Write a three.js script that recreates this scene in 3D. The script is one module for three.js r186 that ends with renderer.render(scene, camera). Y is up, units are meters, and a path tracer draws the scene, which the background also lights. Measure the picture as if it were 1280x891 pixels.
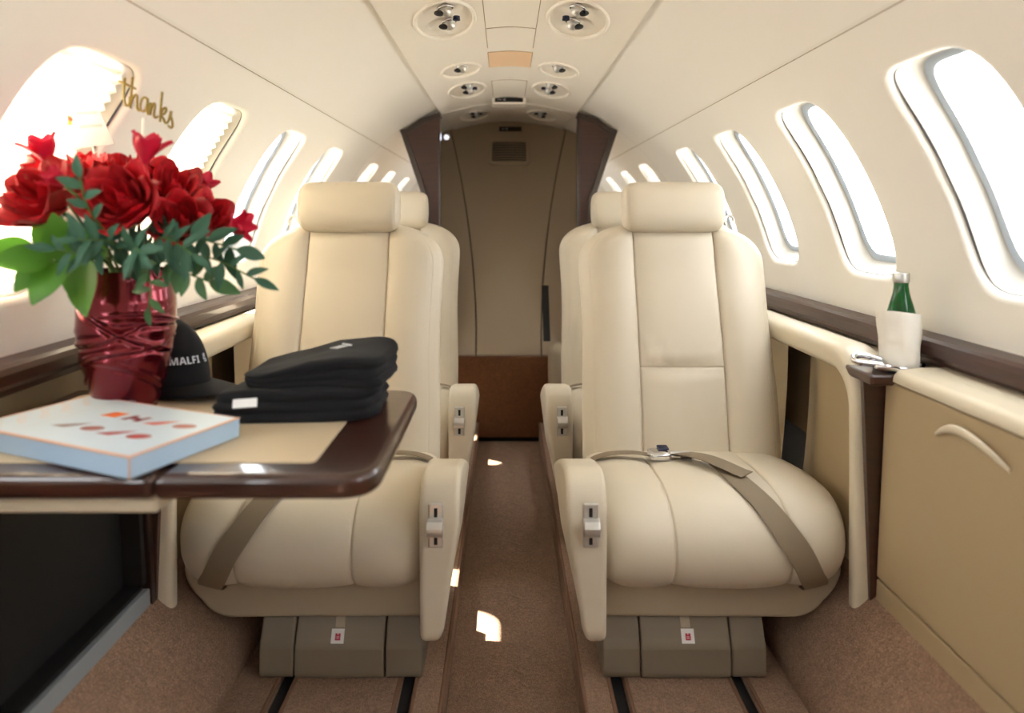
import * as THREE from 'three';
import { RoundedBoxGeometry } from 'three/addons/geometries/RoundedBoxGeometry.js';
import { mergeGeometries } from 'three/addons/utils/BufferGeometryUtils.js';
import { ImprovedNoise } from 'three/addons/math/ImprovedNoise.js';
import { Brush, Evaluator, SUBTRACTION } from 'three-bvh-csg';

// ---------------------------------------------------------------- camera, sky, sun, exposure
const H = 1.06, CX = -0.015, F = 850, VX = 632, VY = 272;      // eye height over the aisle, eye offset, focal length and vanishing point in pixels
const scene = new THREE.Scene();
const camera = new THREE.PerspectiveCamera(2 * Math.atan(445.5 / F) * 180 / Math.PI, 1280 / 891, 0.02, 400);
camera.position.set(CX, H, 0);
camera.lookAt(CX, H, -1);
camera.setViewOffset(1280, 891, 640 - VX, 445.5 - VY, 1280, 891);
camera.focus = 1.75; camera.userData.fStop = 2.0;
scene.background = new THREE.Color(0.93, 0.97, 1.0);
scene.backgroundIntensity = 1.0;
const renderer = new THREE.WebGLRenderer({ antialias: true });
renderer.toneMapping = THREE.LinearToneMapping;
renderer.toneMappingExposure = 10.9;
renderer.shadowMap.enabled = true;
const sun = new THREE.DirectionalLight(new THREE.Color(1.0, 0.94, 0.84), 3.6);
sun.name = 'sun';
sun.position.set(-5.45, 10.3, -4.9); sun.target.position.set(0, 0, -1.8); sun.castShadow = true;
sun.shadow.camera.left = -6; sun.shadow.camera.right = 6; sun.shadow.camera.top = 6; sun.shadow.camera.bottom = -6; sun.shadow.camera.far = 40;
sun.shadow.mapSize.set(2048, 2048);
scene.add(sun, sun.target);

// ---------------------------------------------------------------- helpers
let seed = 7;
const rnd = () => { seed = (seed * 1664525 + 1013904223) >>> 0; return seed / 4294967296; };
const rr = (a, b) => a + (b - a) * rnd();
const perlin = new ImprovedNoise();
const V = (x, y, z) => new THREE.Vector3(x, y, z);
const px = (x, y, d) => V((x - VX) / F * d + CX, H - (y - VY) / F * d, -d);
const clamp = (x, a, b) => Math.min(b, Math.max(a, x));
const sstep = (a, b, x) => { const t = clamp((x - a) / (b - a), 0, 1); return t * t * (3 - 2 * t); };
const lerp = (a, b, t) => a + (b - a) * t;
const spow = (c, p) => Math.sign(c) * Math.pow(Math.abs(c), p);
const names = new Map();
function numbered(n) { const k = names.get(n) ?? 0; names.set(n, k + 1); return k ? n + '_' + String(k).padStart(3, '0') : n; }
function mesh(name, geo, mat, parent) {
  const m = new THREE.Mesh(geo, mat); m.name = name; m.castShadow = m.receiveShadow = true;
  if (parent) parent.add(m);
  return m;
}
function thing(name, label, category, pos = [0, 0, 0], group) {
  const g = new THREE.Group(); g.name = numbered(name); g.position.set(...pos);
  g.userData = { label, category }; if (group) g.userData.group = group;
  scene.add(g); return g;
}
function struct(name, label, category) {
  const g = new THREE.Group(); g.name = name; g.userData = { label, category, kind: 'structure' }; scene.add(g); return g;
}
// grid surface: fn(i, j) -> Vector3, ni x nj samples; closed in i when wrap
function grid(ni, nj, fn, wrap = false, uvf) {
  const p = [], uv = [], ix = [];
  for (let j = 0; j < nj; j++) for (let i = 0; i < ni; i++) {
    const v = fn(i, j); p.push(v.x, v.y, v.z);
    const t = uvf ? uvf(i, j) : [i / (ni - 1), j / (nj - 1)]; uv.push(t[0], t[1]);
  }
  const n = wrap ? ni : ni - 1;
  for (let j = 0; j < nj - 1; j++) for (let i = 0; i < n; i++) {
    const a = j * ni + i, b = j * ni + (i + 1) % ni, c = a + ni, d = b + ni;
    ix.push(a, b, d, a, d, c);
  }
  const g = new THREE.BufferGeometry();
  g.setAttribute('position', new THREE.Float32BufferAttribute(p, 3));
  g.setAttribute('uv', new THREE.Float32BufferAttribute(uv, 2));
  g.setIndex(ix); g.computeVertexNormals(); return g;
}
// rings of points -> surface, closed round; optional caps at both ends
function loft(rings, caps = true) {
  const n = rings[0].length, p = [], ix = [];
  for (const r of rings) for (const v of r) p.push(v.x, v.y, v.z);
  for (let j = 0; j < rings.length - 1; j++) for (let i = 0; i < n; i++) {
    const a = j * n + i, b = j * n + (i + 1) % n; ix.push(a, b, b + n, a, b + n, a + n);
  }
  if (caps) for (const [r, flip] of [[0, true], [rings.length - 1, false]]) {
    const c = V(0, 0, 0); rings[r].forEach((v) => c.add(v)); c.multiplyScalar(1 / n);
    const o = p.length / 3; rings[r].forEach((v) => p.push(v.x, v.y, v.z)); p.push(c.x, c.y, c.z);
    for (let i = 0; i < n; i++) flip ? ix.push(o + (i + 1) % n, o + i, o + n) : ix.push(o + i, o + (i + 1) % n, o + n);
  }
  const g = new THREE.BufferGeometry();
  g.setAttribute('position', new THREE.Float32BufferAttribute(p, 3)); g.setIndex(ix); g.computeVertexNormals();
  return uvBox(g);
}
function uvBox(g) {          // uv in metres by the dominant direction of the normal
  const P = g.attributes.position, N = g.attributes.normal, uv = [];
  for (let i = 0; i < P.count; i++) {
    const ax = Math.abs(N.getX(i)), ay = Math.abs(N.getY(i)), az = Math.abs(N.getZ(i));
    if (ay >= ax && ay >= az) uv.push(P.getX(i), P.getZ(i)); else if (ax >= az) uv.push(P.getZ(i), P.getY(i)); else uv.push(P.getX(i), P.getY(i));
  }
  g.setAttribute('uv', new THREE.Float32BufferAttribute(uv, 2)); return g;
}
const box = (x0, x1, y0, y1, z0, z1, r = 0.003, seg = 2) => {
  const w = x1 - x0, h = y1 - y0, d = z1 - z0, g = new RoundedBoxGeometry(w, h, d, seg, Math.min(r, w / 2.01, h / 2.01, d / 2.01));
  g.translate((x0 + x1) / 2, (y0 + y1) / 2, (z0 + z1) / 2); return uvBox(g);
};
function extrude(pts, depth, bevel = 0.002, seg = 2, curve = 8) {
  const s = !Array.isArray(pts) ? pts : new THREE.Shape(pts.map(([x, y]) => new THREE.Vector2(x, y)));
  return uvBox(new THREE.ExtrudeGeometry(s, { depth, bevelEnabled: bevel > 0, bevelSize: bevel, bevelThickness: bevel, bevelSegments: seg, curveSegments: curve }));
}
function rrect(x0, x1, y0, y1, r) {
  const s = new THREE.Shape(), R = Array.isArray(r) ? r : [r, r, r, r];   // corners: lower left, lower right, upper right, upper left
  s.moveTo(x0 + R[0], y0); s.lineTo(x1 - R[1], y0); s.quadraticCurveTo(x1, y0, x1, y0 + R[1]); s.lineTo(x1, y1 - R[2]); s.quadraticCurveTo(x1, y1, x1 - R[2], y1);
  s.lineTo(x0 + R[3], y1); s.quadraticCurveTo(x0, y1, x0, y1 - R[3]); s.lineTo(x0, y0 + R[0]); s.quadraticCurveTo(x0, y0, x0 + R[0], y0); return s;
}
const tube = (pts, r, seg = 24, rad = 8) => new THREE.TubeGeometry(new THREE.CatmullRomCurve3(pts), seg, r, rad);
function mirrorX(g) {        // the same shape on the other side, faces turned the right way round
  const m = g.clone(); m.scale(-1, 1, 1);
  if (m.index) { const a = m.index.array; for (let i = 0; i < a.length; i += 3) { const t = a[i]; a[i] = a[i + 1]; a[i + 1] = t; } }
  else for (const k of Object.keys(m.attributes)) { const A = m.attributes[k], n = A.itemSize; for (let i = 0; i < A.count; i += 3) for (let c = 0; c < n; c++) { const t = A.array[i * n + c]; A.array[i * n + c] = A.array[(i + 1) * n + c]; A.array[(i + 1) * n + c] = t; } }
  return m;
}
function merged(list) { return mergeGeometries(list.map((g) => { let q = g.index ? g.toNonIndexed() : g.clone(); for (const k of Object.keys(q.attributes)) if (!['position', 'normal', 'uv'].includes(k)) q.deleteAttribute(k); q.groups = []; return q; })); }

// ---------------------------------------------------------------- textures and materials
function dataTex(n, fn, srgb = false, rep = [1, 1]) {
  const d = new Uint8Array(n * n * 4);
  for (let y = 0; y < n; y++) for (let x = 0; x < n; x++) { const c = fn(x / n, y / n, x, y), o = (y * n + x) * 4; d[o] = clamp(c[0], 0, 255); d[o + 1] = clamp(c[1], 0, 255); d[o + 2] = clamp(c[2], 0, 255); d[o + 3] = 255; }
  const t = new THREE.DataTexture(d, n, n); t.wrapS = t.wrapT = THREE.RepeatWrapping; t.magFilter = THREE.LinearFilter; t.minFilter = THREE.LinearMipmapLinearFilter; t.generateMipmaps = true;
  if (srgb) t.colorSpace = THREE.SRGBColorSpace; t.repeat.set(...rep); t.needsUpdate = true; return t;
}
const tn = (x, y, f, s = 0) => perlin.noise(x * f, y * f, s) * (1 - 0) ;          // plain noise
const tile = (x, y, f, s) => {                                                     // tiling noise on the unit square
  const a = tn(x, y, f, s), b = tn(x - 1, y, f, s), c = tn(x, y - 1, f, s), d = tn(x - 1, y - 1, f, s);
  return (a * (1 - x) + b * x) * (1 - y) + (c * (1 - x) + d * x) * y;
};
const leatherBump = dataTex(512, (x, y) => { const v = 128 + 90 * Math.abs(tile(x, y, 64, 1.3)) * 1.3 - 60 * Math.abs(tile(x, y, 37, 4.1)); return [v, v, v]; }, false, [9, 9]);
const carpetTex = dataTex(512, (x, y, i, j) => {
  const n = tile(x, y, 9, 2.2) * 0.10 + tile(x, y, 40, 7.7) * 0.22 + tile(x, y, 140, 3.1) * 0.55 + rr(-0.32, 0.32), k = 1 + n * 0.75;
  return [150 * k, 121 * k, 100 * k];
}, true, [3.2, 3.2]);
const carpetBump = dataTex(512, (x, y) => { const v = 128 + 70 * tile(x, y, 120, 5.5) + rr(-50, 50); return [v, v, v]; }, false, [3.2, 3.2]);
const woodTex = dataTex(512, (x, y) => {
  const w = tile(x, y, 4, 3.3) * 0.35, g = tile(x + w * 0.1, y, 3, 9.1) * 0.4 + perlin.noise(x * 5, y * 90 + w * 10, 1.1) * 0.22 + rr(-0.05, 0.05), k = 1 + g;
  return [58 * k, 29 * k, 20 * k];
}, true, [1.2, 1.2]);
const M = {};
const std = (o) => new THREE.MeshStandardMaterial(o), phy = (o) => new THREE.MeshPhysicalMaterial(o);
M.leather = phy({ color: '#d1c6b2', roughness: 0.46, bumpMap: leatherBump, bumpScale: 0.0004, sheen: 0.1, sheenColor: new THREE.Color('#fff0da') });
M.leatherTrim = std({ color: '#a99b84', roughness: 0.55, bumpMap: leatherBump, bumpScale: 0.0003 });
M.pedestal = std({ color: '#7f7463', roughness: 0.5 });
M.lining = std({ color: '#f9f5ed', roughness: 0.42 });
M.liningWhite = std({ color: '#f4f0e6', roughness: 0.4 });
M.overhead = std({ color: '#f6efe3', roughness: 0.38 });
M.cabinet = std({ color: '#b29d7a', roughness: 0.5, bumpMap: leatherBump, bumpScale: 0.0002 });
M.cabinetTop = std({ color: '#d8ccb4', roughness: 0.38 });
M.taupe = std({ color: '#a3917a', roughness: 0.75, bumpMap: leatherBump, bumpScale: 0.0004 });
M.taupeDark = std({ color: '#63533f', roughness: 0.7 });
M.carpet = std({ map: carpetTex, bumpMap: carpetBump, bumpScale: 0.004, roughness: 0.97 });
M.carpetBrownDim = std({ color: '#c4a07c', map: carpetTex, bumpMap: carpetBump, bumpScale: 0.004, roughness: 0.97 });  // orange-brown carpet copy, darkened to stand in for low light on the riser
M.binding = std({ color: '#7a5a46', roughness: 0.95 });
M.wood = phy({ map: woodTex, roughness: 0.35, clearcoat: 0.75, clearcoatRoughness: 0.06 });
M.woodSatin = phy({ map: woodTex, roughness: 0.4, clearcoat: 0.3, clearcoatRoughness: 0.1 });
M.woodEdge = phy({ color: '#27130d', roughness: 0.3, clearcoat: 1, clearcoatRoughness: 0.08 });
M.black = std({ color: '#0b0b0d', roughness: 0.6 });
M.seamTan = std({ color: '#a08a6c', roughness: 0.9 });
M.gap = std({ color: '#2a2119', roughness: 0.9 });
M.darkBlue = std({ color: '#1e2740', roughness: 0.5 });
M.seal = std({ color: '#b4c1cf', roughness: 0.5 });
M.chrome = std({ color: '#d9d9dc', metalness: 1, roughness: 0.16 });
M.satin = std({ color: '#c9c9c6', metalness: 0.9, roughness: 0.34 });
M.plate = std({ color: '#d2d2d0', metalness: 0.75, roughness: 0.28 });
M.track = std({ color: '#3a3a3c', metalness: 0.7, roughness: 0.45 });
M.webbing = std({ color: '#82735e', roughness: 0.7 });
M.pane = phy({ color: '#ffffff', transmission: 1, roughness: 0, thickness: 0, ior: 1.3 });
M.reveal = std({ color: '#bdb9b0', roughness: 0.45 });
M.shade = phy({ color: '#f3e6cc', transmission: 0.5, roughness: 1, thickness: 0, side: THREE.DoubleSide });
M.skin = std({ color: '#c8c8c8', roughness: 0.6 });
M.grey = std({ color: '#8b9093', roughness: 0.6 });
M.apron = std({ color: '#dcd9d2', roughness: 0.9 });
function canvasTex(w, h, draw) {
  const c = document.createElement('canvas'); c.width = w; c.height = h; const x = c.getContext('2d'); draw(x, w, h);
  const t = new THREE.CanvasTexture(c); t.colorSpace = THREE.SRGBColorSpace; t.magFilter = THREE.LinearFilter; return t;
}

// ---------------------------------------------------------------- fuselage lining: a cylinder of radius R about an axis at height YC
const R = 0.87, YC = H - 0.30, DEG = Math.PI / 180;
const PH_RAIL = 3 * DEG, PH_TRIM = 46.8 * DEG, PH_SEAM = 67.9 * DEG, PH_WIN = 25.4 * DEG;
const WA = 0.128, WB = 0.222, WN = 5.0;                    // window half width, half height along the curve, squareness
const shell = (side, d, s, off = 0) => V(side * (R + off) * Math.cos(s / R), YC + (R + off) * Math.sin(s / R), -d);
const winDepths = [-0.875, -0.375, 0.125, 0.625, 1.128, 1.628, 2.128, 2.632, 3.395, 3.93, 4.52];
const outline = (th, g) => { const n = 2 / WN; return [(WA + g) * spow(Math.cos(th), n), (WB + g) * spow(Math.sin(th), n)]; };
// directions round a window so that the corners of its bay are hit
function bayDirs(d0, d1, s0, s1, dc, sc) {
  const out = [], per = 28, c = [[d1, s0], [d1, s1], [d0, s1], [d0, s0]];
  for (let k = 0; k < 4; k++) for (let i = 0; i < per; i++) { const t = i / per, a = c[k], b = c[(k + 1) % 4]; out.push([lerp(a[0], b[0], t) - dc, lerp(a[1], b[1], t) - sc]); }
  return out;
}
function inDir(dx, dy, g) {                                 // point of the window outline grown by g in the direction of a bay point
  const A = WA + g, B = WB + g, k = Math.pow(Math.pow(Math.abs(dx / A), WN) + Math.pow(Math.abs(dy / B), WN), 1 / WN);
  return [dx / k, dy / k];
}
function bay(side, dc, d0, d1, s0, s1, off, lip, grow) {
  const sc = PH_WIN * R, dirs = bayDirs(d0, d1, s0, s1, dc, sc), rings = [], r = 0.014;
  if (lip) for (let k = 6; k > 0; k--) { const a = k / 6 * Math.PI / 2; rings.push(dirs.map(([x, y]) => { const q = inDir(x, y, r * (1 - Math.sin(a))); return shell(side, dc + q[0], sc + q[1], off + r * (1 - Math.cos(a))); })); }
  const NR = 14;
  for (let k = 0; k <= NR; k++) { const t = k / NR; rings.push(dirs.map(([x, y]) => { const q = inDir(x, y, lip ? r : grow); return shell(side, dc + lerp(q[0], x, t), sc + lerp(q[1], y, t), off); })); }
  const n = dirs.length;
  return grid(n, rings.length, (i, j) => rings[j][i], true, (i, j) => [-rings[j][i].z, rings[j][i].y]);
}
const arcPatch = (side, d0, d1, s0, s1, off, nd, ns) => grid(nd + 1, ns + 1, (i, j) => shell(side, lerp(d0, d1, i / nd), lerp(s0, s1, j / ns), off), false, (i, j) => [lerp(d0, d1, i / nd), lerp(s0, s1, j / ns)]);
const D_FWD = -1.6, D_RING = 3.165, D_AFT = 5.0, GAP = 0.0012;
const S_RAIL = PH_RAIL * R, S_TRIM = PH_TRIM * R, S_SEAM = PH_SEAM * R;
function bounds(k) { const a = k ? (winDepths[k - 1] + winDepths[k]) / 2 : D_FWD, b = k < winDepths.length - 1 ? (winDepths[k] + winDepths[k + 1]) / 2 : D_AFT; return [a, b]; }
const wallOf = {};
for (const side of [1, -1]) {
  const nm = side > 0 ? 'right' : 'left';
  const w = struct('wall_' + nm, 'curved cream cabin sidewall with tall windows on the ' + (side > 0 ? 'bottle side' : 'flower side'), 'wall'); wallOf[side] = w;
  const main = [], aft = [], skin = [];
  winDepths.forEach((dc, k) => {
    let [a, b] = bounds(k);
    const lim = [a, b];
    if (k === 7) b = D_RING - GAP; if (k === 8) a = D_RING + GAP;
    (k < 8 ? main : aft).push(bay(side, dc, a, b, S_RAIL - 0.05, S_TRIM - GAP, 0, true));
    skin.push(bay(side, dc, lim[0], lim[1], -0.1, S_TRIM + 0.02, 0.066, false, -0.022));
  });
  mesh('sidewall_panel', mergeGeometries(main), M.lining, w);
  mesh('sidewall_panel', mergeGeometries(aft), M.lining, w);
  mesh('outer_skin', mergeGeometries([...skin, arcPatch(side, D_FWD, D_AFT, S_TRIM, Math.PI / 2 * R, 0.066, 2, 24), arcPatch(side, D_FWD, D_AFT, -0.1, -1.5 * R, 0.066, 2, 24)]), M.skin, w);
  mesh('seam_backing', mergeGeometries([arcPatch(side, D_FWD, D_AFT, S_TRIM - 0.02, S_TRIM + 0.02, 0.006, 2, 3), arcPatch(side, D_RING - 0.02, D_RING + 0.02, S_RAIL, S_SEAM, 0.006, 1, 24)]), M.seamTan, w);
  mesh('lower_lining', arcPatch(side, D_FWD, D_AFT, S_RAIL - 0.03, -20 * DEG * R, 0.004, 4, 20), M.cabinet, w);
}
{
  const c = struct('ceiling', 'smooth cream curved ceiling panels either side of the overhead strip', 'ceiling');
  for (const side of [1, -1]) {
    mesh('ceiling_panel', arcPatch(side, D_FWD, D_RING - GAP, S_TRIM + GAP, 69.6 * DEG * R, 0, 6, 16), M.lining, c);
    mesh('ceiling_panel', arcPatch(side, D_RING + GAP, D_AFT, S_TRIM + GAP, 69.6 * DEG * R, 0, 6, 16), M.lining, c);
    // thin raised bead that covers the long joint on the wall side
    mesh('joint_bead', arcPatch(side, D_FWD, D_RING - GAP, S_TRIM + GAP, S_TRIM + 0.008, -0.0025, 2, 2), M.liningWhite, c);
  }
}
// windows
let wn = 0;
function windowAt(side, dc, k) {
  wn++;
  const w = struct('window_' + wn, '', 'window'), sc = PH_WIN * R, N = 112;
  const ringAt = (g, off, th) => { const q = outline(th, g); return shell(side, dc + q[0], sc + q[1], off); };
  const TH = (i) => (i + 0.5) / N * 2 * Math.PI;
  const gapOf = (th) => 0.0012 + 0.0085 * Math.pow(Math.abs(Math.cos(th)), 3);
  const prof = [[0, 0.013], [-0.001, 0.016], [-0.006, 0.035], [-0.014, 0.052], [-0.022, 0.062]];
  mesh('window_reveal', grid(N, prof.length, (i, j) => ringAt(prof[j][0] - (j < 3 ? gapOf(TH(i)) : 0), prof[j][1], TH(i)), true), M.reveal, w);
  mesh('window_seal', grid(N, 3, (i, j) => ringAt([-0.018, -0.026, -0.034][j], [0.058, 0.0565, 0.060][j], TH(i)), true), M.seal, w);
  mesh('pane', grid(N, 6, (i, j) => ringAt(-0.026 - (WA - 0.027) * j / 5, 0.0615, TH(i)), true), M.pane, w);
  if (side < 0 && (k === 4 || k === 5)) {          // pleated blind drawn down
    const NP = 22, NS = NP * 4, a = WA - 0.008, b = WB - 0.012;
    mesh('pleated_blind', grid(13, NS + 1, (i, j) => {
      const t = j / NS * 2 - 1, y = b * t, z = Math.pow(Math.max(0, 1 - Math.pow(Math.abs(t), WN)), 1 / WN), tri = Math.abs(((j / 4) % 1) - 0.5) * 2;
      return shell(side, dc + (a - 0.0045 * tri) * z * (i / 6 - 1), sc + y, 0.026 + 0.008 * tri);
    }), M.shade, w);
  }
  const ord = ['first', 'second', 'third', 'fourth', 'fifth', 'sixth', 'seventh'], row = side > 0 ? 'bottle' : 'flower';
  w.userData.label = k < 4 ? ord[3 - k] + ' clear cabin window forward of the view on the ' + row + ' side' : ((side < 0 && k < 6) ? 'blind-covered' : 'clear') + ' tall rounded cabin window, ' + ord[k - 4] + ' going aft on the ' + row + ' side';
  return w;
}
for (const side of [1, -1]) winDepths.forEach((dc, k) => windowAt(side, dc, k));

// ends of the cabin
function disc(d, holes, mat, parent, name, thick = 0.04) {
  const s = new THREE.Shape(); s.absarc(0, YC, R + 0.066, 0, Math.PI * 2, false); holes.forEach((h) => s.holes.push(h));
  const g = new THREE.ExtrudeGeometry(s, { depth: thick, bevelEnabled: false, curveSegments: 48 }); g.translate(0, 0, -d - thick / 2); return mesh(name, uvBox(g), mat, parent);
}
{
  const f = struct('wall_forward', 'cream forward bulkhead closing the cabin behind the viewer', 'wall');
  disc(D_FWD, [], M.lining, f, 'bulkhead');
  const e = struct('wall_tail', 'cream end wall far aft beyond the partition', 'wall');
  disc(D_AFT, [], M.lining, e, 'bulkhead');
}
// ground outside, its tone lightened to bounce light onto ceiling and upper walls
{
  const g = new THREE.PlaneGeometry(160, 160); g.rotateX(-Math.PI / 2); g.translate(0, -1.1, 0);
  const o = mesh('ground', g, M.apron); o.userData = { label: 'concrete apron outside the windows, made pale to bounce light indoors', category: 'ground', kind: 'structure' }; scene.add(o);
}

// ---------------------------------------------------------------- floor
const PL = 0.095, AW = 0.143;
{
  const f = struct('floor', 'brown carpeted cabin floor with dropped aisle and seat platforms', 'floor');
  mesh('aisle_carpet', box(-AW, AW, -0.03, 0, -3.24, 1.6, 0.001, 1), M.carpet, f);
  for (const s of [1, -1]) {
    const tr = [0.218, 0.472], seg = [[AW, tr[0] - 0.012], [tr[0] + 0.012, tr[1] - 0.012], [tr[1] + 0.012, 0.585]];
    for (const [a, b] of seg) {
      const g = box(a, b, -0.03, PL, -5.0, 1.6, 0.006, 3); mesh('platform_carpet', s > 0 ? g : mirrorX(g), M.carpet, f);
    }
    for (const t of tr) {
      const g = box(t - 0.012, t + 0.012, -0.03, PL - 0.010, -5.0, 1.6, 0.001, 1); mesh('seat_track', s > 0 ? g : mirrorX(g), M.track, f);
      for (const q of [-1, 1]) { const b = box(t + q * 0.018 - 0.004, t + q * 0.018 + 0.004, PL - 0.004, PL + 0.0022, -3.15, 1.6, 0.002, 2); mesh('carpet_binding', s > 0 ? b : mirrorX(b), M.binding, f); }
    }
    const e = tube([V(s * (AW + 0.001), PL - 0.003, 1.6), V(s * (AW + 0.001), PL - 0.003, -1), V(s * (AW + 0.001), PL - 0.003, -3.2)], 0.005, 6, 8); mesh('carpet_binding', e, M.binding, f);
    // carpeted duct cover rising to the wall
    const prof = [[0.575, PL - 0.02], [0.577, PL + 0.02], [0.590, PL + 0.055], [0.62, PL + 0.10], [0.68, PL + 0.17], [0.735, PL + 0.215], [0.86, PL + 0.225], [0.86, PL - 0.02]];
    const g = extrude(prof.map(([x, y]) => [x, y]), 6.6, 0, 1); g.translate(0, 0, -5.0); mesh('duct_carpet', s > 0 ? g : mirrorX(g), M.carpet, f);
  }
}

// ---------------------------------------------------------------- dark wood rails under the windows
for (const s of [1, -1]) {
  const t = struct('trim_' + (s > 0 ? 1 : 2), 'glossy dark wood rail running under the windows on the ' + (s > 0 ? 'bottle' : 'flower') + ' side', 'rail');
  const prof = [[0.835, H - 0.242], [0.828, H - 0.247], [0.824, H - 0.256], [0.824, H - 0.272], [0.828, H - 0.279], [0.88, H - 0.282], [0.88, H - 0.236]];
  const g = extrude(prof, 4.7, 0.0015, 2); g.translate(0, 0, -3.13); mesh('rail', s > 0 ? g : mirrorX(g), M.woodSatin, t);
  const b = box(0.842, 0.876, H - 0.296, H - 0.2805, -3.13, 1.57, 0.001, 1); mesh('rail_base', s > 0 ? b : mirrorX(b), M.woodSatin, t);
}

// ---------------------------------------------------------------- side consoles beside the seats (arm bolster, recess panel)
const sweep = (pts, shapeFn, n = 20) => loft(pts.map((p, i) => { const a = pts[Math.max(0, i - 1)], b = pts[Math.min(pts.length - 1, i + 1)], t = b.clone().sub(a).normalize(), side = V(1, 0, 0), up = side.clone().cross(t).normalize(); const q = []; for (let k = 0; k < n; k++) { const [x, y] = shapeFn(k / n * Math.PI * 2, i / (pts.length - 1)); q.push(p.clone().addScaledVector(side, x).addScaledVector(up, y)); } return q; }));
function console_(s) {
  const g = thing('side_console', 'cream padded side armrest and recessed panel beside ' + (s > 0 ? 'right seats below the bottle ledge' : 'left seats behind the table'), 'armrest console');
  const A = (name, geo, m, p = g) => mesh(name, s > 0 ? geo : mirrorX(geo), m, p);
  const path = [];
  for (let i = 0; i <= 12; i++) path.push(V(0.745, H - 0.304, -lerp(3.0, 1.50, i / 12)));
  for (let i = 1; i <= 10; i++) { const a = i / 10 * Math.PI / 2 * 0.92; path.push(V(0.745 - 0.006 * i / 10, H - 0.304 - 0.10 * (1 - Math.cos(a)), -1.50 + 0.10 * Math.sin(a))); }
  const e = path[path.length - 1];
  for (let i = 1; i <= 10; i++) path.push(V(e.x - 0.012 * i / 10, lerp(e.y, PL + 0.12, i / 10), e.z + 0.020 * i / 10));
  A('arm_bolster', sweep(path, (a, t) => { const k = t > 0.45 ? lerp(1, 0.55, sstep(0.42, 0.75, t)) : 1; const kx = lerp(1, 0.42, sstep(0.5, 0.95, t)); return [0.045 * kx * spow(Math.cos(a), 0.7) - 0.045 * (1 - kx) * 0.9, 0.030 * k * spow(Math.sin(a), 0.7)]; }, 24), M.cabinetTop);
  A('ledge_top', box(0.76, 0.872, H - 0.318, H - 0.300, -3.0, -1.42, 0.004), M.cabinetTop);
  // recess panel, its aft end rolling away to the wall
  const rp = []; for (let i = 0; i <= 16; i++) { const d = lerp(1.40, 1.86, i / 16), x = 0.765 + 0.055 * sstep(1.66, 1.86, d) ; rp.push([d, x]); }
  A('side_panel', grid(17, 9, (i, j) => V(rp[i][1] - 0.03 * Math.pow(j / 8, 2), lerp(H - 0.315, PL + 0.205, j / 8), -rp[i][0]), false, (i, j) => [rp[i][0], j / 8 * 0.5]), M.cabinet);
  const rq = []; for (let i = 0; i <= 8; i++) rq.push(lerp(1.90, 3.0, i / 8));
  A('side_panel', grid(9, 9, (i, j) => V(0.775 - 0.03 * Math.pow(j / 8, 2), lerp(H - 0.315, PL + 0.205, j / 8), -rq[i]), false, (i, j) => [rq[i], j / 8 * 0.5]), M.cabinet);
  const oc = new THREE.Group(); oc.name = 'socket_plate';
  const plate = A('socket_plate', box(0.751, 0.763, H - 0.40, H - 0.352, -1.505, -1.462, 0.003), M.cabinetTop, g);
  A('socket', box(0.7495, 0.757, H - 0.392, H - 0.366, -1.495, -1.472, 0.002), M.black, plate);
  // dark wood end board facing forward
  if (s > 0) A('console_cap', box(0.700, 0.862, H - 0.330, H - 0.308, -1.435, -1.330, 0.006, 3), M.wood);
  const sh = [[0.703, H - 0.33], [0.845, H - 0.33], [0.845, PL + 0.19], [0.716, PL + 0.19], [0.713, H - 0.62], [0.708, H - 0.48]];
  const wb = extrude(sh, 0.012, 0.001, 1); wb.translate(0, 0, -1.374); A('end_board', wb, M.wood);
  return g;
}
const consoleR = console_(1), consoleL = console_(-1);

// ---------------------------------------------------------------- right cabinet with door
const TILT = -2.8 * DEG;
{
  const g = thing('side_cabinet', 'tan side cabinet with arched pull handle, below the bottle ledge', 'cabinet', [0.744, H - 0.32, 0]); g.rotation.z = TILT;
  mesh('body', box(0.014, 0.034, -0.455, -0.002, -1.352, 1.5, 0.003), M.gap, g);
  const d = mesh('door', box(0, 0.018, -0.396, -0.004, -1.358, -0.55, 0.004, 3), M.cabinet, g);
  mesh('door', box(0, 0.018, -0.396, -0.004, -0.545, 0.3, 0.004, 3), M.cabinet, g);
  mesh('kick_panel', box(0.001, 0.018, -0.456, -0.400, -1.358, 1.5, 0.003), M.cabinet, g);
  const pts = []; for (let i = 0; i <= 16; i++) { const t = i / 16; pts.push(V(-0.003 - 0.017 * Math.sin(Math.PI * t), -0.058 + 0.030 * Math.sin(Math.PI * t), -lerp(1.19, 1.015, t))); }
  const c = new THREE.CatmullRomCurve3(pts);
  const rings = []; for (let i = 0; i <= 32; i++) { const t = i / 32, p = c.getPoint(t), k = 0.35 + 0.65 * Math.pow(Math.sin(Math.PI * clamp(t, 0.02, 0.98)), 0.5), q = []; for (let a = 0; a < 12; a++) { const th = a / 12 * 2 * Math.PI; q.push(V(p.x + 0.0045 * k * Math.cos(th), p.y + 0.0075 * k * Math.sin(th), p.z)); } rings.push(q); }
  const h = mesh('handle', loft(rings), M.cabinetTop, d); h.userData.label = 'cream arched pull handle';
}
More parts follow.
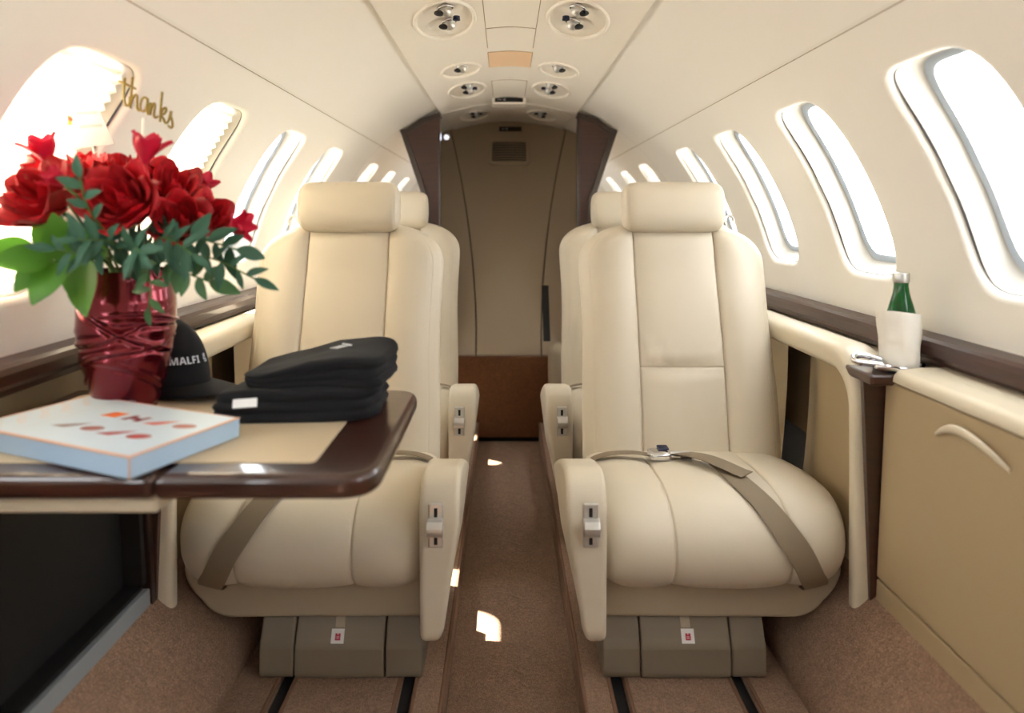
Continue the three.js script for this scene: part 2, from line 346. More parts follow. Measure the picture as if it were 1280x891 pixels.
{
  const prof = []; // rounded front edge, top rising to the rail
  for (let i = 0; i <= 8; i++) { const a = Math.PI + i / 8 * -Math.PI / 2; prof.push([0.744 + 0.016 + 0.018 * Math.cos(a), H - 0.318 + 0.020 * Math.sin(a)]); }
  prof.push([0.79, H - 0.2945], [0.858, H - 0.293], [0.858, H - 0.318]);
  const g = extrude(prof, 2.82, 0.002, 2); g.translate(0, 0, -1.325);
  const o = mesh('ledge_top', g, M.cabinetTop); o.name = 'cabinet_top';
  o.userData = { label: 'cream rounded ledge on top of the tan side cabinet', category: 'ledge' }; scene.add(o);
}
{ // chrome cup holder
  const g = thing('cup_holder', 'bright chrome cup holder hooks at the foot of the bottle', 'cup holder', [0.775, H - 0.3075, -1.372]);
  const arc = (r, a0, a1, rad, y, n = 20) => tube(Array.from({ length: 9 }, (_, i) => { const a = lerp(a0, a1, i / 8); return V(r * Math.cos(a), y, r * Math.sin(a)); }), rad, n, 8);
  mesh('cup_ring', arc(0.047, Math.PI * 0.55, Math.PI * 2.1, 0.0045, 0.012, 40), M.chrome, g);
  mesh('hook', tube([V(-0.020, 0.010, 0.040), V(-0.044, 0.016, 0.046), V(-0.058, 0.014, 0.036), V(-0.050, 0.010, 0.024), V(-0.036, 0.008, 0.030)], 0.0062, 28, 10), M.chrome, g);
  mesh('hook', tube([V(-0.030, 0.020, -0.004), V(-0.062, 0.027, -0.016), V(-0.082, 0.024, -0.012), V(-0.084, 0.018, 0.000), V(-0.060, 0.014, 0.004), V(-0.036, 0.014, 0.010)], 0.0062, 32, 10), M.chrome, g);
  const base = new THREE.CylinderGeometry(0.043, 0.043, 0.004, 40); base.translate(0, 0.002, 0); mesh('cup_base', base, M.black, g);
}
{ // bottle with napkin
  const g = thing('water_bottle', 'green glass bottle with silver cap wrapped in a white napkin', 'bottle', [0.783, H - 0.2985, -1.372]);
  const pr = [[0, 0], [0.026, 0], [0.029, 0.004], [0.030, 0.02], [0.030, 0.085], [0.028, 0.10], [0.022, 0.122], [0.0155, 0.145], [0.0135, 0.160], [0.0135, 0.176], [0.0128, 0.180]].map(([x, y]) => new THREE.Vector2(x, y));
  mesh('glass', new THREE.LatheGeometry(pr, 48), phy({ color: '#128a38', roughness: 0.06, transmission: 0.75, thickness: 0.03, ior: 1.45, attenuationColor: new THREE.Color('#0b7a2a'), attenuationDistance: 0.02 }), g);
  const cp = [[0, 0.188], [0.0135, 0.188], [0.0152, 0.1865], [0.0155, 0.172], [0.0148, 0.168]].map(([x, y]) => new THREE.Vector2(x, y)); mesh('cap', new THREE.LatheGeometry(cp, 40), M.satin, g);
  const nap = grid(49, 15, (i, j) => { const a = -2.75 + i / 48 * 5.9, t = j / 14, fl = Math.sin(a * 3 + 1) * 0.0016 + perlin.noise(a * 1.4, t * 2.5, 2) * 0.003, r = 0.0335 + fl + 0.004 * t + 0.010 * sstep(1.2, 3.1, a) * (0.4 + 0.6 * t); return V(r * Math.cos(a + 1.2), -0.001 + 0.110 * t + (t > 0.5 ? 0.004 * Math.sin(a * 1.3) : 0), r * Math.sin(a + 1.2)); });
  mesh('napkin', nap, std({ color: '#f1ece2', roughness: 0.95, side: THREE.DoubleSide }), g);
}
// ---------------------------------------------------------------- left cabinet with the open table well
{
  const g = thing('table_well_cabinet', 'open black table well with grey kick strip and wood post, under the folding table', 'cabinet', [-0.738, H - 0.376, 0]); g.rotation.z = -TILT;
  mesh('well_back', box(-0.052, -0.042, -0.345, -0.004, -1.33, 1.2, 0.001, 1), M.black, g);
  mesh('well_side', box(-0.045, -0.004, -0.345, -0.004, -1.345, -1.330, 0.001, 1), M.black, g);
  mesh('well_floor', box(-0.045, -0.004, -0.352, -0.345, -1.33, 1.2, 0.001, 1), M.black, g);
  mesh('well_lid', box(-0.110, 0, -0.004, 0.004, -1.36, 1.2, 0.001, 1), M.cabinetTop, g);
  mesh('post', box(-0.050, 0.004, -0.430, -0.004, -1.362, -1.347, 0.002), M.woodEdge, g);
  mesh('kick_strip', box(-0.02, 0.002, -0.435, -0.357, -1.345, 1.2, 0.002), M.grey, g);
}

// ---------------------------------------------------------------- overhead panel with vents
const ohY = (x) => H + 0.546 - 0.056 * Math.pow(Math.abs(x) / 0.322, 1.6);
function ohSolid(d0, d1, lift, half = 0.322) {
  const lo = [], hi = []; const n = 40;
  for (let i = 0; i <= n; i++) { const x = lerp(-half, half, i / n); lo.push([x, ohY(x) + lift]); hi.unshift([x, ohY(x) + lift + 0.055]); }
  const g = extrude([...lo, ...hi], d1 - d0, 0, 1); g.translate(0, 0, -d1); return g;
}
const overhead = thing('overhead_panel', 'long cream overhead service panel with oval air vents and hatches', 'overhead panel');
function smoothAlong(g) {                                    // soft normals across the arch
  const P = g.attributes.position, N = g.attributes.normal;
  for (let i = 0; i < P.count; i++) if (N.getY(i) < -0.5) { const x = P.getX(i), e = 1e-3, s = (ohY(x + e) - ohY(x - e)) / (2 * e), v = V(s, -1, 0).normalize(); N.setXYZ(i, v.x, v.y, v.z); }
  return g;
}
const slopeAt = (x) => (ohY(x + 1e-3) - ohY(x - 1e-3)) / 2e-3;
const pods = [[0.176, 1.81, 0.078, 0.165, 2], [0.174, 2.42, 0.068, 0.105, 1], [0.172, 2.80, 0.074, 0.155, 2]], aftPods = [[0.175, 3.55, 0.074, 0.15, 2]];
const ev = new Evaluator(); ev.attributes = ['position', 'normal', 'uv']; ev.useGroups = false;
function scoopGeo(x, d, rx, rd, depth, lift, w = 40, h = 20) {
  const g = new THREE.SphereGeometry(1, w, h); g.scale(rx, depth, rd); g.rotateZ(Math.atan(slopeAt(x))); g.translate(x, ohY(x) + lift, -d); return g;
}
function carve(geo, list, lift) {
  let b = new Brush(geo); b.updateMatrixWorld();
  for (const [ax, d, rx, rd, n] of list) for (const s of [1, -1]) {
    const cuts = [scoopGeo(s * ax, d, rx, rd, 0.014, lift)];
    if (n === 2) cuts.push(scoopGeo(s * (ax + 0.006), d - rd * 0.40, rx * 0.62, rd * 0.40, 0.024, lift), scoopGeo(s * (ax + 0.006), d + rd * 0.34, rx * 0.62, rd * 0.40, 0.024, lift)); else cuts.push(scoopGeo(s * ax, d, rx * 0.66, rd * 0.66, 0.022, lift));
    for (const c of cuts) { const k = new Brush(c); k.updateMatrixWorld(); b = ev.evaluate(b, k, SUBTRACTION); b.updateMatrixWorld(); }
  }
  return b.geometry;
}
function podParts(list, lift, mat) {
  for (const [ax, d, rx, rd, n] of list) for (const s of [1, -1]) {
    const pts = []; for (let i = 0; i < 48; i++) { const a = i / 48 * 2 * Math.PI, x = s * ax + rx * Math.cos(a); pts.push(V(x, ohY(x) + lift - 0.0005, -d + rd * Math.sin(a))); }
    const bz = mesh('vent_bezel', new THREE.TubeGeometry(new THREE.CatmullRomCurve3(pts, true), 96, 0.0058, 8, true), mat, overhead);
    const eyes = n === 2 ? [[-0.006, -rd * 0.40], [-0.006, rd * 0.34]] : [[-0.004, 0]];
    for (const [ex, ez] of eyes) {
      const x = s * (ax + ex), y = ohY(x) + lift + 0.006;
      const e = new THREE.SphereGeometry(0.0175, 24, 16); e.translate(x, y, -d - ez); mesh('gasper_eyeball', e, M.satin, bz);
      const r = new THREE.TorusGeometry(0.0185, 0.004, 8, 28); r.rotateX(Math.PI / 2); r.rotateZ(Math.atan(slopeAt(x))); r.translate(x, y + 0.006, -d - ez); mesh('gasper_ring', r, M.chrome, bz);
      const q = new THREE.SphereGeometry(0.0125, 20, 12); q.scale(1.25, 0.6, 1); q.translate(x + s * 0.013, y - 0.009, -d - ez + 0.004); mesh('gasper_nozzle', q, M.black, bz);
    }
    if (n === 2) { const x = s * (ax - 0.030), q = new THREE.CylinderGeometry(0.009, 0.010, 0.010, 20); q.translate(x, ohY(x) + lift + 0.002, -d - rd * 0.03); mesh('lamp_button', q, M.darkBlue, bz); }
  }
}
{
  mesh('panel_body', smoothAlong(carve(ohSolid(-1.5, 3.21, 0), pods, 0)), M.overhead, overhead);
  mesh('panel_body', smoothAlong(carve(ohSolid(3.212, 3.97, 0.010, 0.312), aftPods, 0.010)), M.overhead, overhead);
  podParts(pods, 0, M.overhead); podParts(aftPods, 0.010, M.overhead);
  const plate = (x0, x1, d0, d1, lift, thick) => { const lo = [], hi = []; for (let i = 0; i <= 10; i++) { const x = lerp(x0, x1, i / 10); lo.push([x, ohY(x) - lift]); hi.unshift([x, ohY(x) - lift + thick]); } const g = extrude([...lo, ...hi], d1 - d0 - 0.002, 0.001, 1); g.translate(0, 0, -d1 + 0.001); return g; };
  const gapPlate = (x0, x1, d0, d1) => mesh('hatch_gap', plate(x0 - 0.0022, x1 + 0.0022, d0 - 0.002, d1 + 0.002, 0.0002, 0.001), M.seamTan, overhead);
  for (const [w, d0, d1] of [[0.070, 1.45, 1.935], [0.070, 1.945, 2.165], [0.068, 2.69, 3.02]]) { gapPlate(-w, w, d0, d1); mesh('hatch', plate(-w, w, d0, d1, 0.0015, 0.004), M.overhead, overhead); }
  gapPlate(-0.071, 0.071, 2.225, 2.44); const sp = mesh('speaker_cover', plate(-0.071, 0.071, 2.225, 2.44, 0.002, 0.004), std({ color: '#e6c49f', roughness: 0.7 }), overhead); sp.userData.label = 'peach speaker cover';
  // hanging sign box
  const sg = mesh('sign_box', box(-0.077, 0.077, H + 0.516, H + 0.556, -3.19, -3.08, 0.010, 4), M.overhead, overhead);
  const sign = () => new THREE.MeshStandardMaterial({ roughness: 0.25, map: canvasTex(256, 48, (x, w, h) => { x.fillStyle = '#0a0a0a'; x.fillRect(0, 0, w, h); x.fillStyle = '#b9b9b9'; x.fillRect(30, 20, 28, 7); x.fillRect(64, 22, 6, 5); x.beginPath(); x.arc(88, 23, 10, 0, 7); x.fill(); x.fillStyle = '#555'; x.fillRect(82, 21, 12, 4); }) });
  const scr = new THREE.PlaneGeometry(0.128, 0.024); const sm = mesh('sign_screen', scr, sign(), overhead); sm.position.set(0, H + 0.5345, -3.0785);
  M.sign = sign();
  const lip = []; for (let i = 0; i <= 20; i++) { const x = lerp(-0.318, 0.318, i / 20); lip.push(V(x, ohY(x) + 0.002, -3.212)); } mesh('panel_lip', tube(lip, 0.005, 40, 8), M.overhead, overhead);
}

// ---------------------------------------------------------------- partition wings
for (const s of [1, -1]) {
  const g = thing('wood_partition', 'glossy dark mahogany partition wing ' + (s > 0 ? 'behind the right rear seat' : 'behind the left rear seat'), 'partition');
  const A = (name, geo, m) => mesh(name, s > 0 ? geo : mirrorX(geo), m, g);
  const D = 3.165, P = [[0.322, 0.100], [0.395, 0.100], [0.395, H + 0.08], [0.500, H + 0.398], [0.415, H + 0.455], [0.322, H + 0.486]];
  const b = extrude(P, 0.03, 0.0015, 2); b.translate(0, 0, -D - 0.03); A('board', b, M.woodSatin);
  const bar = (a, c, w, z0, z1) => { const dx = c[0] - a[0], dy = c[1] - a[1], l = Math.hypot(dx, dy), nx = -dy / l * w, ny = dx / l * w; const e = extrude([[a[0], a[1]], [c[0], c[1]], [c[0] + nx, c[1] + ny], [a[0] + nx, a[1] + ny]], z1 - z0, 0.0015, 2); e.translate(0, 0, z0); return e; };
  A('edge_trim', bar([0.395, H + 0.08], [0.504, H + 0.404], 0.024, -D - 0.036, -D + 0.010), M.woodEdge);
  A('edge_trim', bar([0.395, 0.10], [0.395, H + 0.08], 0.022, -D - 0.036, -D + 0.010), M.woodEdge);
  A('top_trim', bar([0.500, H + 0.398], [0.415, H + 0.457], 0.022, -D - 0.036, -D + 0.006), M.woodEdge);
  A('top_trim', bar([0.415, H + 0.457], [0.322, H + 0.489], 0.022, -D - 0.036, -D + 0.006), M.woodEdge);
  A('door_jamb', box(0.318, 0.326, 0.10, H + 0.486, -D - 0.04, -D + 0.006, 0.003, 3), M.woodEdge);
}
// ---------------------------------------------------------------- aft wall of the washroom: three leaning panels with open joints
{
  const g = struct('wall_aft', 'dark taupe aft wall with louvred grille at the end of the aisle', 'wall');
  const d0 = 3.235, y0 = H - 0.655, d1 = 3.955, y1 = H + 0.60, len = Math.hypot(d1 - d0, y1 - y0);
  const lean = new THREE.Group(); // panels are placed by the same turn
  const place = (m) => { m.position.set(0, y0, -d0); m.rotation.x = -Math.atan2(d1 - d0, y1 - y0); return m; };
  // joint as half width over height along the wall
  const jw = (t) => 0.155 + 0.205 * Math.pow(t, 1.8);
  const cen = []; for (let i = 0; i <= 24; i++) cen.push([jw(i / 24) - 0.0055, len * i / 24]); for (let i = 24; i >= 0; i--) cen.push([-jw(i / 24) + 0.0055, len * i / 24]);
  const c = extrude(cen, 0.012, 0.003, 2); place(mesh('centre_panel', c, M.taupe, g));
  for (const s of [1, -1]) { const q = []; for (let i = 0; i <= 24; i++) q.push([s * (jw(i / 24) + 0.0055), len * i / 24]); q.push([s * 0.47, len], [s * 0.47, 0]); const e = extrude(s > 0 ? q.slice().reverse() : q, 0.012, 0.003, 2); place(mesh('side_panel', e, M.taupe, g)); }
  place(mesh('joint_backing', box(-0.47, 0.47, 0, len, -0.012, -0.004, 0.001, 1), M.gap, g));
  // grille, built on the wall plane
  const ty = (py) => { let lo = 0, hi = 1; for (let k = 0; k < 40; k++) { const t = (lo + hi) / 2, d = lerp(d0, d1, t), y = lerp(y0, y1, t); ((H - y) / d * F + VY > py) ? lo = t : hi = t; } return (lo + hi) / 2 * len; };
  const gy0 = ty(208.5), gy1 = ty(177), gx = 0.0, gw = 0.112, cxg = 0.005;
  const fr = rrect(cxg - gw, cxg + gw, gy0, gy1, 0.03), hole = rrect(cxg - gw + 0.014, cxg + gw - 0.014, gy0 + 0.016, gy1 - 0.016, 0.02); fr.holes.push(hole);
  const ge = extrude(fr, 0.010, 0.003, 3, 10); ge.translate(0, 0, 0.012); place(mesh('grille_frame', ge, M.taupe, g));
  place(mesh('grille_cavity', box(cxg - gw + 0.012, cxg + gw - 0.012, gy0 + 0.014, gy1 - 0.014, 0.0155, 0.0165, 0.0002, 1), M.black, g));
  for (let i = 0; i < 9; i++) { const y = lerp(gy0 + 0.020, gy1 - 0.020, i / 8), bow = []; for (let k = 0; k <= 8; k++) { const x = lerp(cxg - gw + 0.013, cxg + gw - 0.013, k / 8); bow.push(V(x, y + 0.005 * (1 - Math.pow(k / 4 - 1, 2)), 0.021)); } place(mesh('grille_slat', tube(bow, 0.0032, 12, 6), M.taupe, g)); }
  const sy = ty(163.5); const sp = new THREE.PlaneGeometry(0.128, 0.034); sp.translate(0.012, sy, 0.0165); place(mesh('sign_screen', sp, M.sign, g));
  place(mesh('wall_slot', box(0.165, 0.200, ty(428), ty(358), 0.010, 0.0165, 0.008, 3), M.black, g));
  // side walls closing the washroom
  for (const s of [1, -1]) { const e = box(0.398, 0.418, PL, H + 0.56, -3.97, -3.20, 0.002, 1); mesh('washroom_side', s > 0 ? e : mirrorX(e), M.taupe, g); }
}
{
  const g = thing('carpeted_step', 'brown carpeted riser closing the end of the aisle', 'step');
  mesh('riser', box(-0.322, 0.322, 0.022, H - 0.655, -3.231, -3.205, 0.008, 3), M.carpetBrownDim, g);
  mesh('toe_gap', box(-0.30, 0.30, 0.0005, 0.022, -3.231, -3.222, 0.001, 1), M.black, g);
}
{
  const g = thing('side_cushion', 'tan padded cushion edge showing between rear seat and aisle step', 'cushion', [0.222, PL, -3.10]);
  const rings = []; for (let j = 0; j <= 16; j++) { const t = j / 16, y = 0.40 * t, k = Math.pow(1 - Math.pow(Math.abs(2 * t - 1), 4), 0.25), q = []; for (let a = 0; a < 24; a++) { const th = a / 24 * 2 * Math.PI; q.push(V((0.038 * k + 0.008 * t) * spow(Math.cos(th), 0.7), y, 0.05 * k * spow(Math.sin(th), 0.7))); } rings.push(q); }
  mesh('pad', loft(rings), M.leatherTrim, g);
  mesh('pad_base', box(-0.03, 0.03, 0.0, 0.02, -0.04, 0.04, 0.003), M.black, g);
}
{ // small bright ceiling lamp behind the left partition
  const g = thing('ceiling_lamp', 'small bright lamp high beside the left partition wing', 'lamp', [-0.302, H + 0.39, -3.30]);
  const r = new THREE.TorusGeometry(0.013, 0.003, 8, 24); mesh('bezel', r, M.chrome, g);
  const b = new THREE.SphereGeometry(0.012, 16, 12); b.scale(1, 1, 0.5); mesh('lens', b, std({ color: '#ffffff', emissive: '#eaf0ff', emissiveIntensity: 0.04 }), g);
  const l = new THREE.PointLight('#eaf0ff', 0.0002); l.name = 'ceiling_lamp_light'; l.castShadow = true; l.position.set(0, 0, 0.012); g.add(l);
  mesh('bracket', box(-0.09, 0.0, -0.008, 0.008, -0.02, -0.004, 0.002), M.taupeDark, g);
}

// ---------------------------------------------------------------- seats: local x points outboard, z forward, y up from the platform
const seatSeams = 0.43;
function uSamples(extra, n = 36) {          // samples of -1..1, dense at the ends and round the seams
  const set = []; for (let i = 0; i <= n; i++) set.push(-Math.cos(i / n * Math.PI) * 0.35 + (i / n * 2 - 1) * 0.65);
  for (const s of extra) for (const o of [-0.05, -0.03, -0.018, -0.009, -0.004, 0, 0.004, 0.009, 0.018, 0.03, 0.05]) set.push(s + o);
  for (const e of [0.985, 0.995, 0.999]) set.push(e, -e);
  return [...new Set(set.filter((x) => x >= -1 && x <= 1).map((x) => +x.toFixed(5)))].sort((a, b) => a - b);
}
const pillow = (t, p = 2.6) => 1 - Math.pow(Math.abs(clamp(t, 0, 1) * 2 - 1), p);
function backrestGeo() {
  const us = uSamples([-0.9, -seatSeams, seatSeams, 0.9], 40), vh = 0.424, vs = [];
  { const b = []; for (let i = 0; i <= 70; i++) b.push(i / 70); for (const o of [-0.02, -0.012, -0.006, -0.003, 0, 0.003, 0.006, 0.012, 0.02]) b.push(vh + o); for (const e of [0.985, 0.993, 0.998, 0.004, 0.012]) b.push(e); vs.push(...[...new Set(b)].sort((a, c) => a - c)); }
  const wOf = (v) => { let w = 0.256 - 0.006 * Math.pow(Math.sin(Math.PI * clamp((v - 0.2) / 0.7, 0, 1)), 2); if (v > 0.80) w *= Math.pow(Math.max(0, 1 - Math.pow((v - 0.80) / 0.20, 2.5)), 1 / 2.5) * 0.999 + 0.001; if (v < 0.05) w *= 0.93 + 0.07 * Math.sqrt(1 - Math.pow(1 - v / 0.05, 2)); return w; };
  const tOf = (v) => 0.060 * (v > 0.86 ? Math.pow(Math.max(0, 1 - Math.pow((v - 0.86) / 0.14, 2.4)), 1 / 2.4) * 0.9 + 0.1 : 1) * (v < 0.06 ? 0.6 + 0.4 * Math.sqrt(1 - Math.pow(1 - v / 0.06, 2)) : 1);
  const fold = (x, y, a, px0, py0, len, wid) => { const c = Math.cos(a), s = Math.sin(a), p = (x - px0) * c + (y - py0) * s, q = -(x - px0) * s + (y - py0) * c; return Math.exp(-q * q / (wid * wid)) * Math.exp(-p * p / (len * len)); };
  const front = (u, v) => {
    let z = 0;
    const au = Math.abs(u);
    if (au > seatSeams) z += 0.022 * pillow((au - seatSeams) / (0.9 - seatSeams) * 0.86 + 0.0, 2.4) * (au < 0.9 ? 1 : sstep(1, 0.9, au));
    else {
      const c = pillow((u / seatSeams + 1) / 2, 3.2); const pv = v < vh ? pillow(v / vh, 5) : pillow((v - vh) / (0.98 - vh) * 0.5 + 0.0, 1.5);
      const edge = v < vh ? sstep(0, 0.05, vh - v) : sstep(0, 0.05, v - vh); z += 0.012 * c * (0.25 + 0.75 * edge) - 0.002;
      const X = u * 0.256, Y = v * 0.66;
      z += 0.0035 * (fold(X, Y, 2.1, -0.075, 0.315, 0.06, 0.007) + fold(X, Y, 0.95, 0.085, 0.31, 0.06, 0.008) + fold(X, Y, 1.9, -0.03, 0.30, 0.03, 0.006)) - 0.003 * (fold(X, Y, 2.0, -0.055, 0.32, 0.06, 0.006) + fold(X, Y, 1.0, 0.065, 0.315, 0.05, 0.006));
      z += 0.003 * (fold(X, Y, 1.45, -0.03, 0.16, 0.10, 0.010) - fold(X, Y, 1.6, 0.0, 0.12, 0.10, 0.008) + fold(X, Y, 1.3, 0.045, 0.14, 0.08, 0.010)) * (v < vh ? 1 : 0);
    }
    for (const s of [seatSeams, 0.9]) z -= (s > 0.8 ? 0.0022 : 0.0042) * Math.exp(-Math.pow((au - s) * 0.256 / 0.0022, 2));
    if (au < seatSeams) z -= 0.0042 * Math.exp(-Math.pow((v - vh) * 0.66 / 0.0024, 2));
    z += 0.0012 * perlin.noise(u * 3.2, v * 6, 3.3);
    return z;
  };
  const nu = us.length, ring = [...us.map((u) => [u, 1]), ...us.slice(1, -1).reverse().filter((_, i) => i % 3 === 0).map((u) => [u, -1])];
  const pos = (k, j) => {
    const [u, f] = ring[k], v = vs[j], w = wOf(v), T = tOf(v), e = Math.pow(Math.max(0, 1 - Math.pow(Math.abs(u), 4.5)), 1 / 3.2);
    const fade = sstep(1.0, 0.93, v) * sstep(0, 0.03, v);
    const zc = -0.222 - 0.152 * v + 0.018 * Math.sin(Math.PI * clamp(v * 1.25, 0, 1));
    const z = f > 0 ? zc + T * e + front(u, v) * fade * e : zc - T * e;
    const xs = Math.min(0.110, w * 0.80), au = Math.abs(u), x = Math.sign(u) * (au < seatSeams ? au / seatSeams * xs : lerp(xs, w, (au - seatSeams) / (1 - seatSeams)));
    return V(x, 0.30 + 0.655 * v, z);
  };
  return loft(vs.map((_, j) => ring.map((_, k) => pos(k, j))));
}
function headrestGeo() {
  const rings = [], us = uSamples([-0.93, 0.93], 26);
  for (const u of us) {
    const k = Math.pow(Math.max(0.0, 1 - Math.pow(Math.abs(u), 9)), 1 / 5), q = [], g = 1 - 0.016 * Math.exp(-Math.pow((Math.abs(u) - 0.93) * 0.136 / 0.002, 2));
    for (let a = 0; a < 48; a++) { const th = a / 48 * 2 * Math.PI, n = 0.72; q.push(V(u * 0.137, 0.069 * k * g * spow(Math.sin(th), n) * (1), 0.050 * k * g * spow(Math.cos(th), n + 0.1) * 1.0 + 0.004 * Math.sin(th))); }
    rings.push(q);
  }
  const g = loft(rings); g.rotateX(-0.16); g.translate(0, 0.993, -0.318); return g;
}
// cushion: side profile swept across, shrinking towards the rounded ends
const cushProf = new THREE.CatmullRomCurve3([[-0.20, 0.215], [0.0, 0.205], [0.115, 0.203], [0.165, 0.220], [0.190, 0.255], [0.196, 0.297], [0.182, 0.335], [0.145, 0.367], [0.085, 0.384], [0.0, 0.384], [-0.10, 0.378], [-0.20, 0.362], [-0.225, 0.30]].map(([z, y]) => V(0, y, z)), true, 'centripetal');
const CW = 0.268, CS = 0.44;
const cushTable = cushProf.getSpacedPoints(240);
function cushPoint(u, t, plain) {          // u -1..1 across (outboard +), t 0..1 round the profile
  const f = ((t % 1) + 1) % 1 * 240, i = Math.floor(f), p = cushTable[i % 241].clone().lerp(cushTable[(i + 1) % 241], f - i);
  const c = V(0, 0.31, -0.02), pw = u > 0 ? 4.6 : 8, k = Math.pow(Math.max(0, 1 - Math.pow(Math.abs(u), pw)), 1 / (pw - 1.2)), au = Math.abs(u);
  const seg = au < CS ? pillow((u / CS + 1) / 2, 3) : pillow((au - CS) / (1 - CS) * 0.8, 2.6);
  const d = p.clone().sub(c), l = d.length(); d.normalize();
  const top = sstep(0.2, 0.6, d.y) + sstep(0.3, 0.8, d.z);
  let b = 0.010 * seg * clamp(top, 0, 1) - 0.0042 * Math.exp(-Math.pow((au - CS) * CW / 0.0024, 2)) + 0.0012 * perlin.noise(u * 4, t * 9, 1.7);
  if (plain) b = 0.010 * clamp(top, 0, 1);
  const r = c.clone().addScaledVector(d, l * k + b * k); r.x = u * CW; return r;
}
function cushNormal(u, t) { const a = cushPoint(u, t + 0.012, 1).sub(cushPoint(u, t - 0.012, 1)), b = cushPoint(Math.min(0.95, u + 0.03), t, 1).sub(cushPoint(Math.max(-0.95, u - 0.03), t, 1)); const n = b.cross(a).normalize(); const o = cushPoint(u, t, 1).sub(V(u * CW, 0.31, -0.02)); return n.dot(o) < 0 ? n.negate() : n; }
function cushionGeo() {
  const us = uSamples([-CS, CS], 44), nt = 110;
  return loft(us.map((u) => Array.from({ length: nt }, (_, i) => cushPoint(u, i / nt))));
}
// strap along path of {p, n}: a thin ribbon of given width
function strap(path, width, thick = 0.0018) {
  const rings = path.map(({ p, n }, i) => {
    const a = path[Math.max(0, i - 1)].p, b = path[Math.min(path.length - 1, i + 1)].p, t = b.clone().sub(a).normalize(), s = n.clone().cross(t).normalize(), N = t.clone().cross(s).normalize(); if (N.dot(n) < 0) N.negate();
    const h = width / 2; return [p.clone().addScaledVector(s, -h), p.clone().addScaledVector(s, h), p.clone().addScaledVector(s, h).addScaledVector(N, thick), p.clone().addScaledVector(N, thick * 1.3), p.clone().addScaledVector(s, -h).addScaledVector(N, thick)];
  });
  return loft(rings);
}
const tFind = (cond) => { let best = 0, bs = 1e9; for (let i = 0; i < 480; i++) { const p = cushProf.getPoint(0) && cushTable[Math.floor(i / 2)], s = cond(p); if (s < bs) { bs = s; best = i / 480; } } return best; };
const tAt = (z, y) => tFind((p) => Math.hypot(p.z - z, p.y - y));
function onCushion(list, lift = 0.004, n = 40) {
  const c = new THREE.CatmullRomCurve3(list.map(([u, t]) => V(u, t, 0)));
  return Array.from({ length: n + 1 }, (_, i) => { const q = c.getPoint(i / n), N = cushNormal(q.x, q.y); return { p: cushPoint(q.x, q.y, 1).addScaledVector(N, lift), n: N }; });
}
const G = {};
G.backrest = backrestGeo(); G.headrest = headrestGeo(); G.cushion = cushionGeo();
{
  const s = new THREE.Shape(); s.moveTo(-0.247, 0.212); s.lineTo(-0.247, 0.135); s.lineTo(0.150, 0.132); s.quadraticCurveTo(0.185, 0.135, 0.205, 0.165); s.quadraticCurveTo(0.235, 0.19, 0.240, 0.222); s.closePath();
  G.pan = extrude(s, 0.30, 0.008, 3, 10); G.pan.translate(0, 0, -0.185);
}
{
  const prof = (top, fwd = 0) => { const s = new THREE.Shape(); s.moveTo(-0.25, 0.004); s.lineTo(0.116 + fwd, 0.004); s.quadraticCurveTo(0.126 + fwd, 0.004, 0.1265 + fwd, 0.016); s.lineTo(0.124 + fwd, 0.062); s.quadraticCurveTo(0.122 + fwd, 0.070, 0.116 + fwd, 0.080); s.lineTo(0.116 - (top - 0.08) * 0.50 + fwd, top); s.lineTo(-0.25, top); s.closePath(); return s; };
  const ext = (x0, x1, top, fwd, bev) => { const g = new THREE.ExtrudeGeometry(prof(top, fwd), { depth: x1 - x0 - 2 * bev, bevelEnabled: true, bevelSize: bev, bevelThickness: bev, bevelSegments: 3 }); g.rotateY(-Math.PI / 2); g.translate(x1 - bev, 0, 0); return uvBox(g); };
  G.pedestal = ext(-0.250, 0.084, 0.134, -0.012, 0.002);
  G.coverIn = ext(-0.254, -0.1765, 0.138, 0, 0.004); G.coverOut = ext(0.0165, 0.088, 0.138, 0, 0.004);
  G.door = ext(-0.1735, 0.0135, 0.126, 0.002, 0.004);
  G.bridge = box(-0.1765, 0.0165, 0.1315, 0.1425, -0.2, 0.090, 0.003, 3);
}
{
  const s = new THREE.Shape();   // armrest side view (z, y)
  s.moveTo(0.178, 0.128); s.quadraticCurveTo(0.196, 0.128, 0.198, 0.150); s.lineTo(0.208, 0.36); s.quadraticCurveTo(0.211, 0.400, 0.190, 0.426); s.quadraticCurveTo(0.175, 0.442, 0.14, 0.440); s.lineTo(0.06, 0.424); s.quadraticCurveTo(-0.05, 0.39, -0.16, 0.34); s.lineTo(-0.16, 0.20); s.quadraticCurveTo(-0.10, 0.16, 0.05, 0.132); s.closePath();
  let g = new THREE.ExtrudeGeometry(s, { depth: 0.056, bevelEnabled: true, bevelSize: 0.011, bevelThickness: 0.012, bevelSegments: 5, curveSegments: 14 });
  g.rotateY(-Math.PI / 2); g.translate(-0.270, 0, 0);
  const P = g.attributes.position; for (let i = 0; i < P.count; i++) { const x = P.getX(i), y = P.getY(i); if (x < -0.30) { const k = clamp((0.42 - y) / 0.30, 0, 1); P.setX(i, lerp(x, x + 0.042 * sstep(-0.262, -0.338, x), k * k * (0.4 + 0.6 * k))); } }
  g.computeVertexNormals(); G.armrest = uvBox(g);
}
G.plate = box(-0.306, -0.277, 0.320, 0.406, 0.2145, 0.2225, 0.003, 3);
G.slot1 = box(-0.295, -0.288, 0.380, 0.398, 0.2210, 0.2235, 0.003, 3);
G.slot2 = box(-0.295, -0.288, 0.326, 0.362, 0.2210, 0.2235, 0.003, 3);
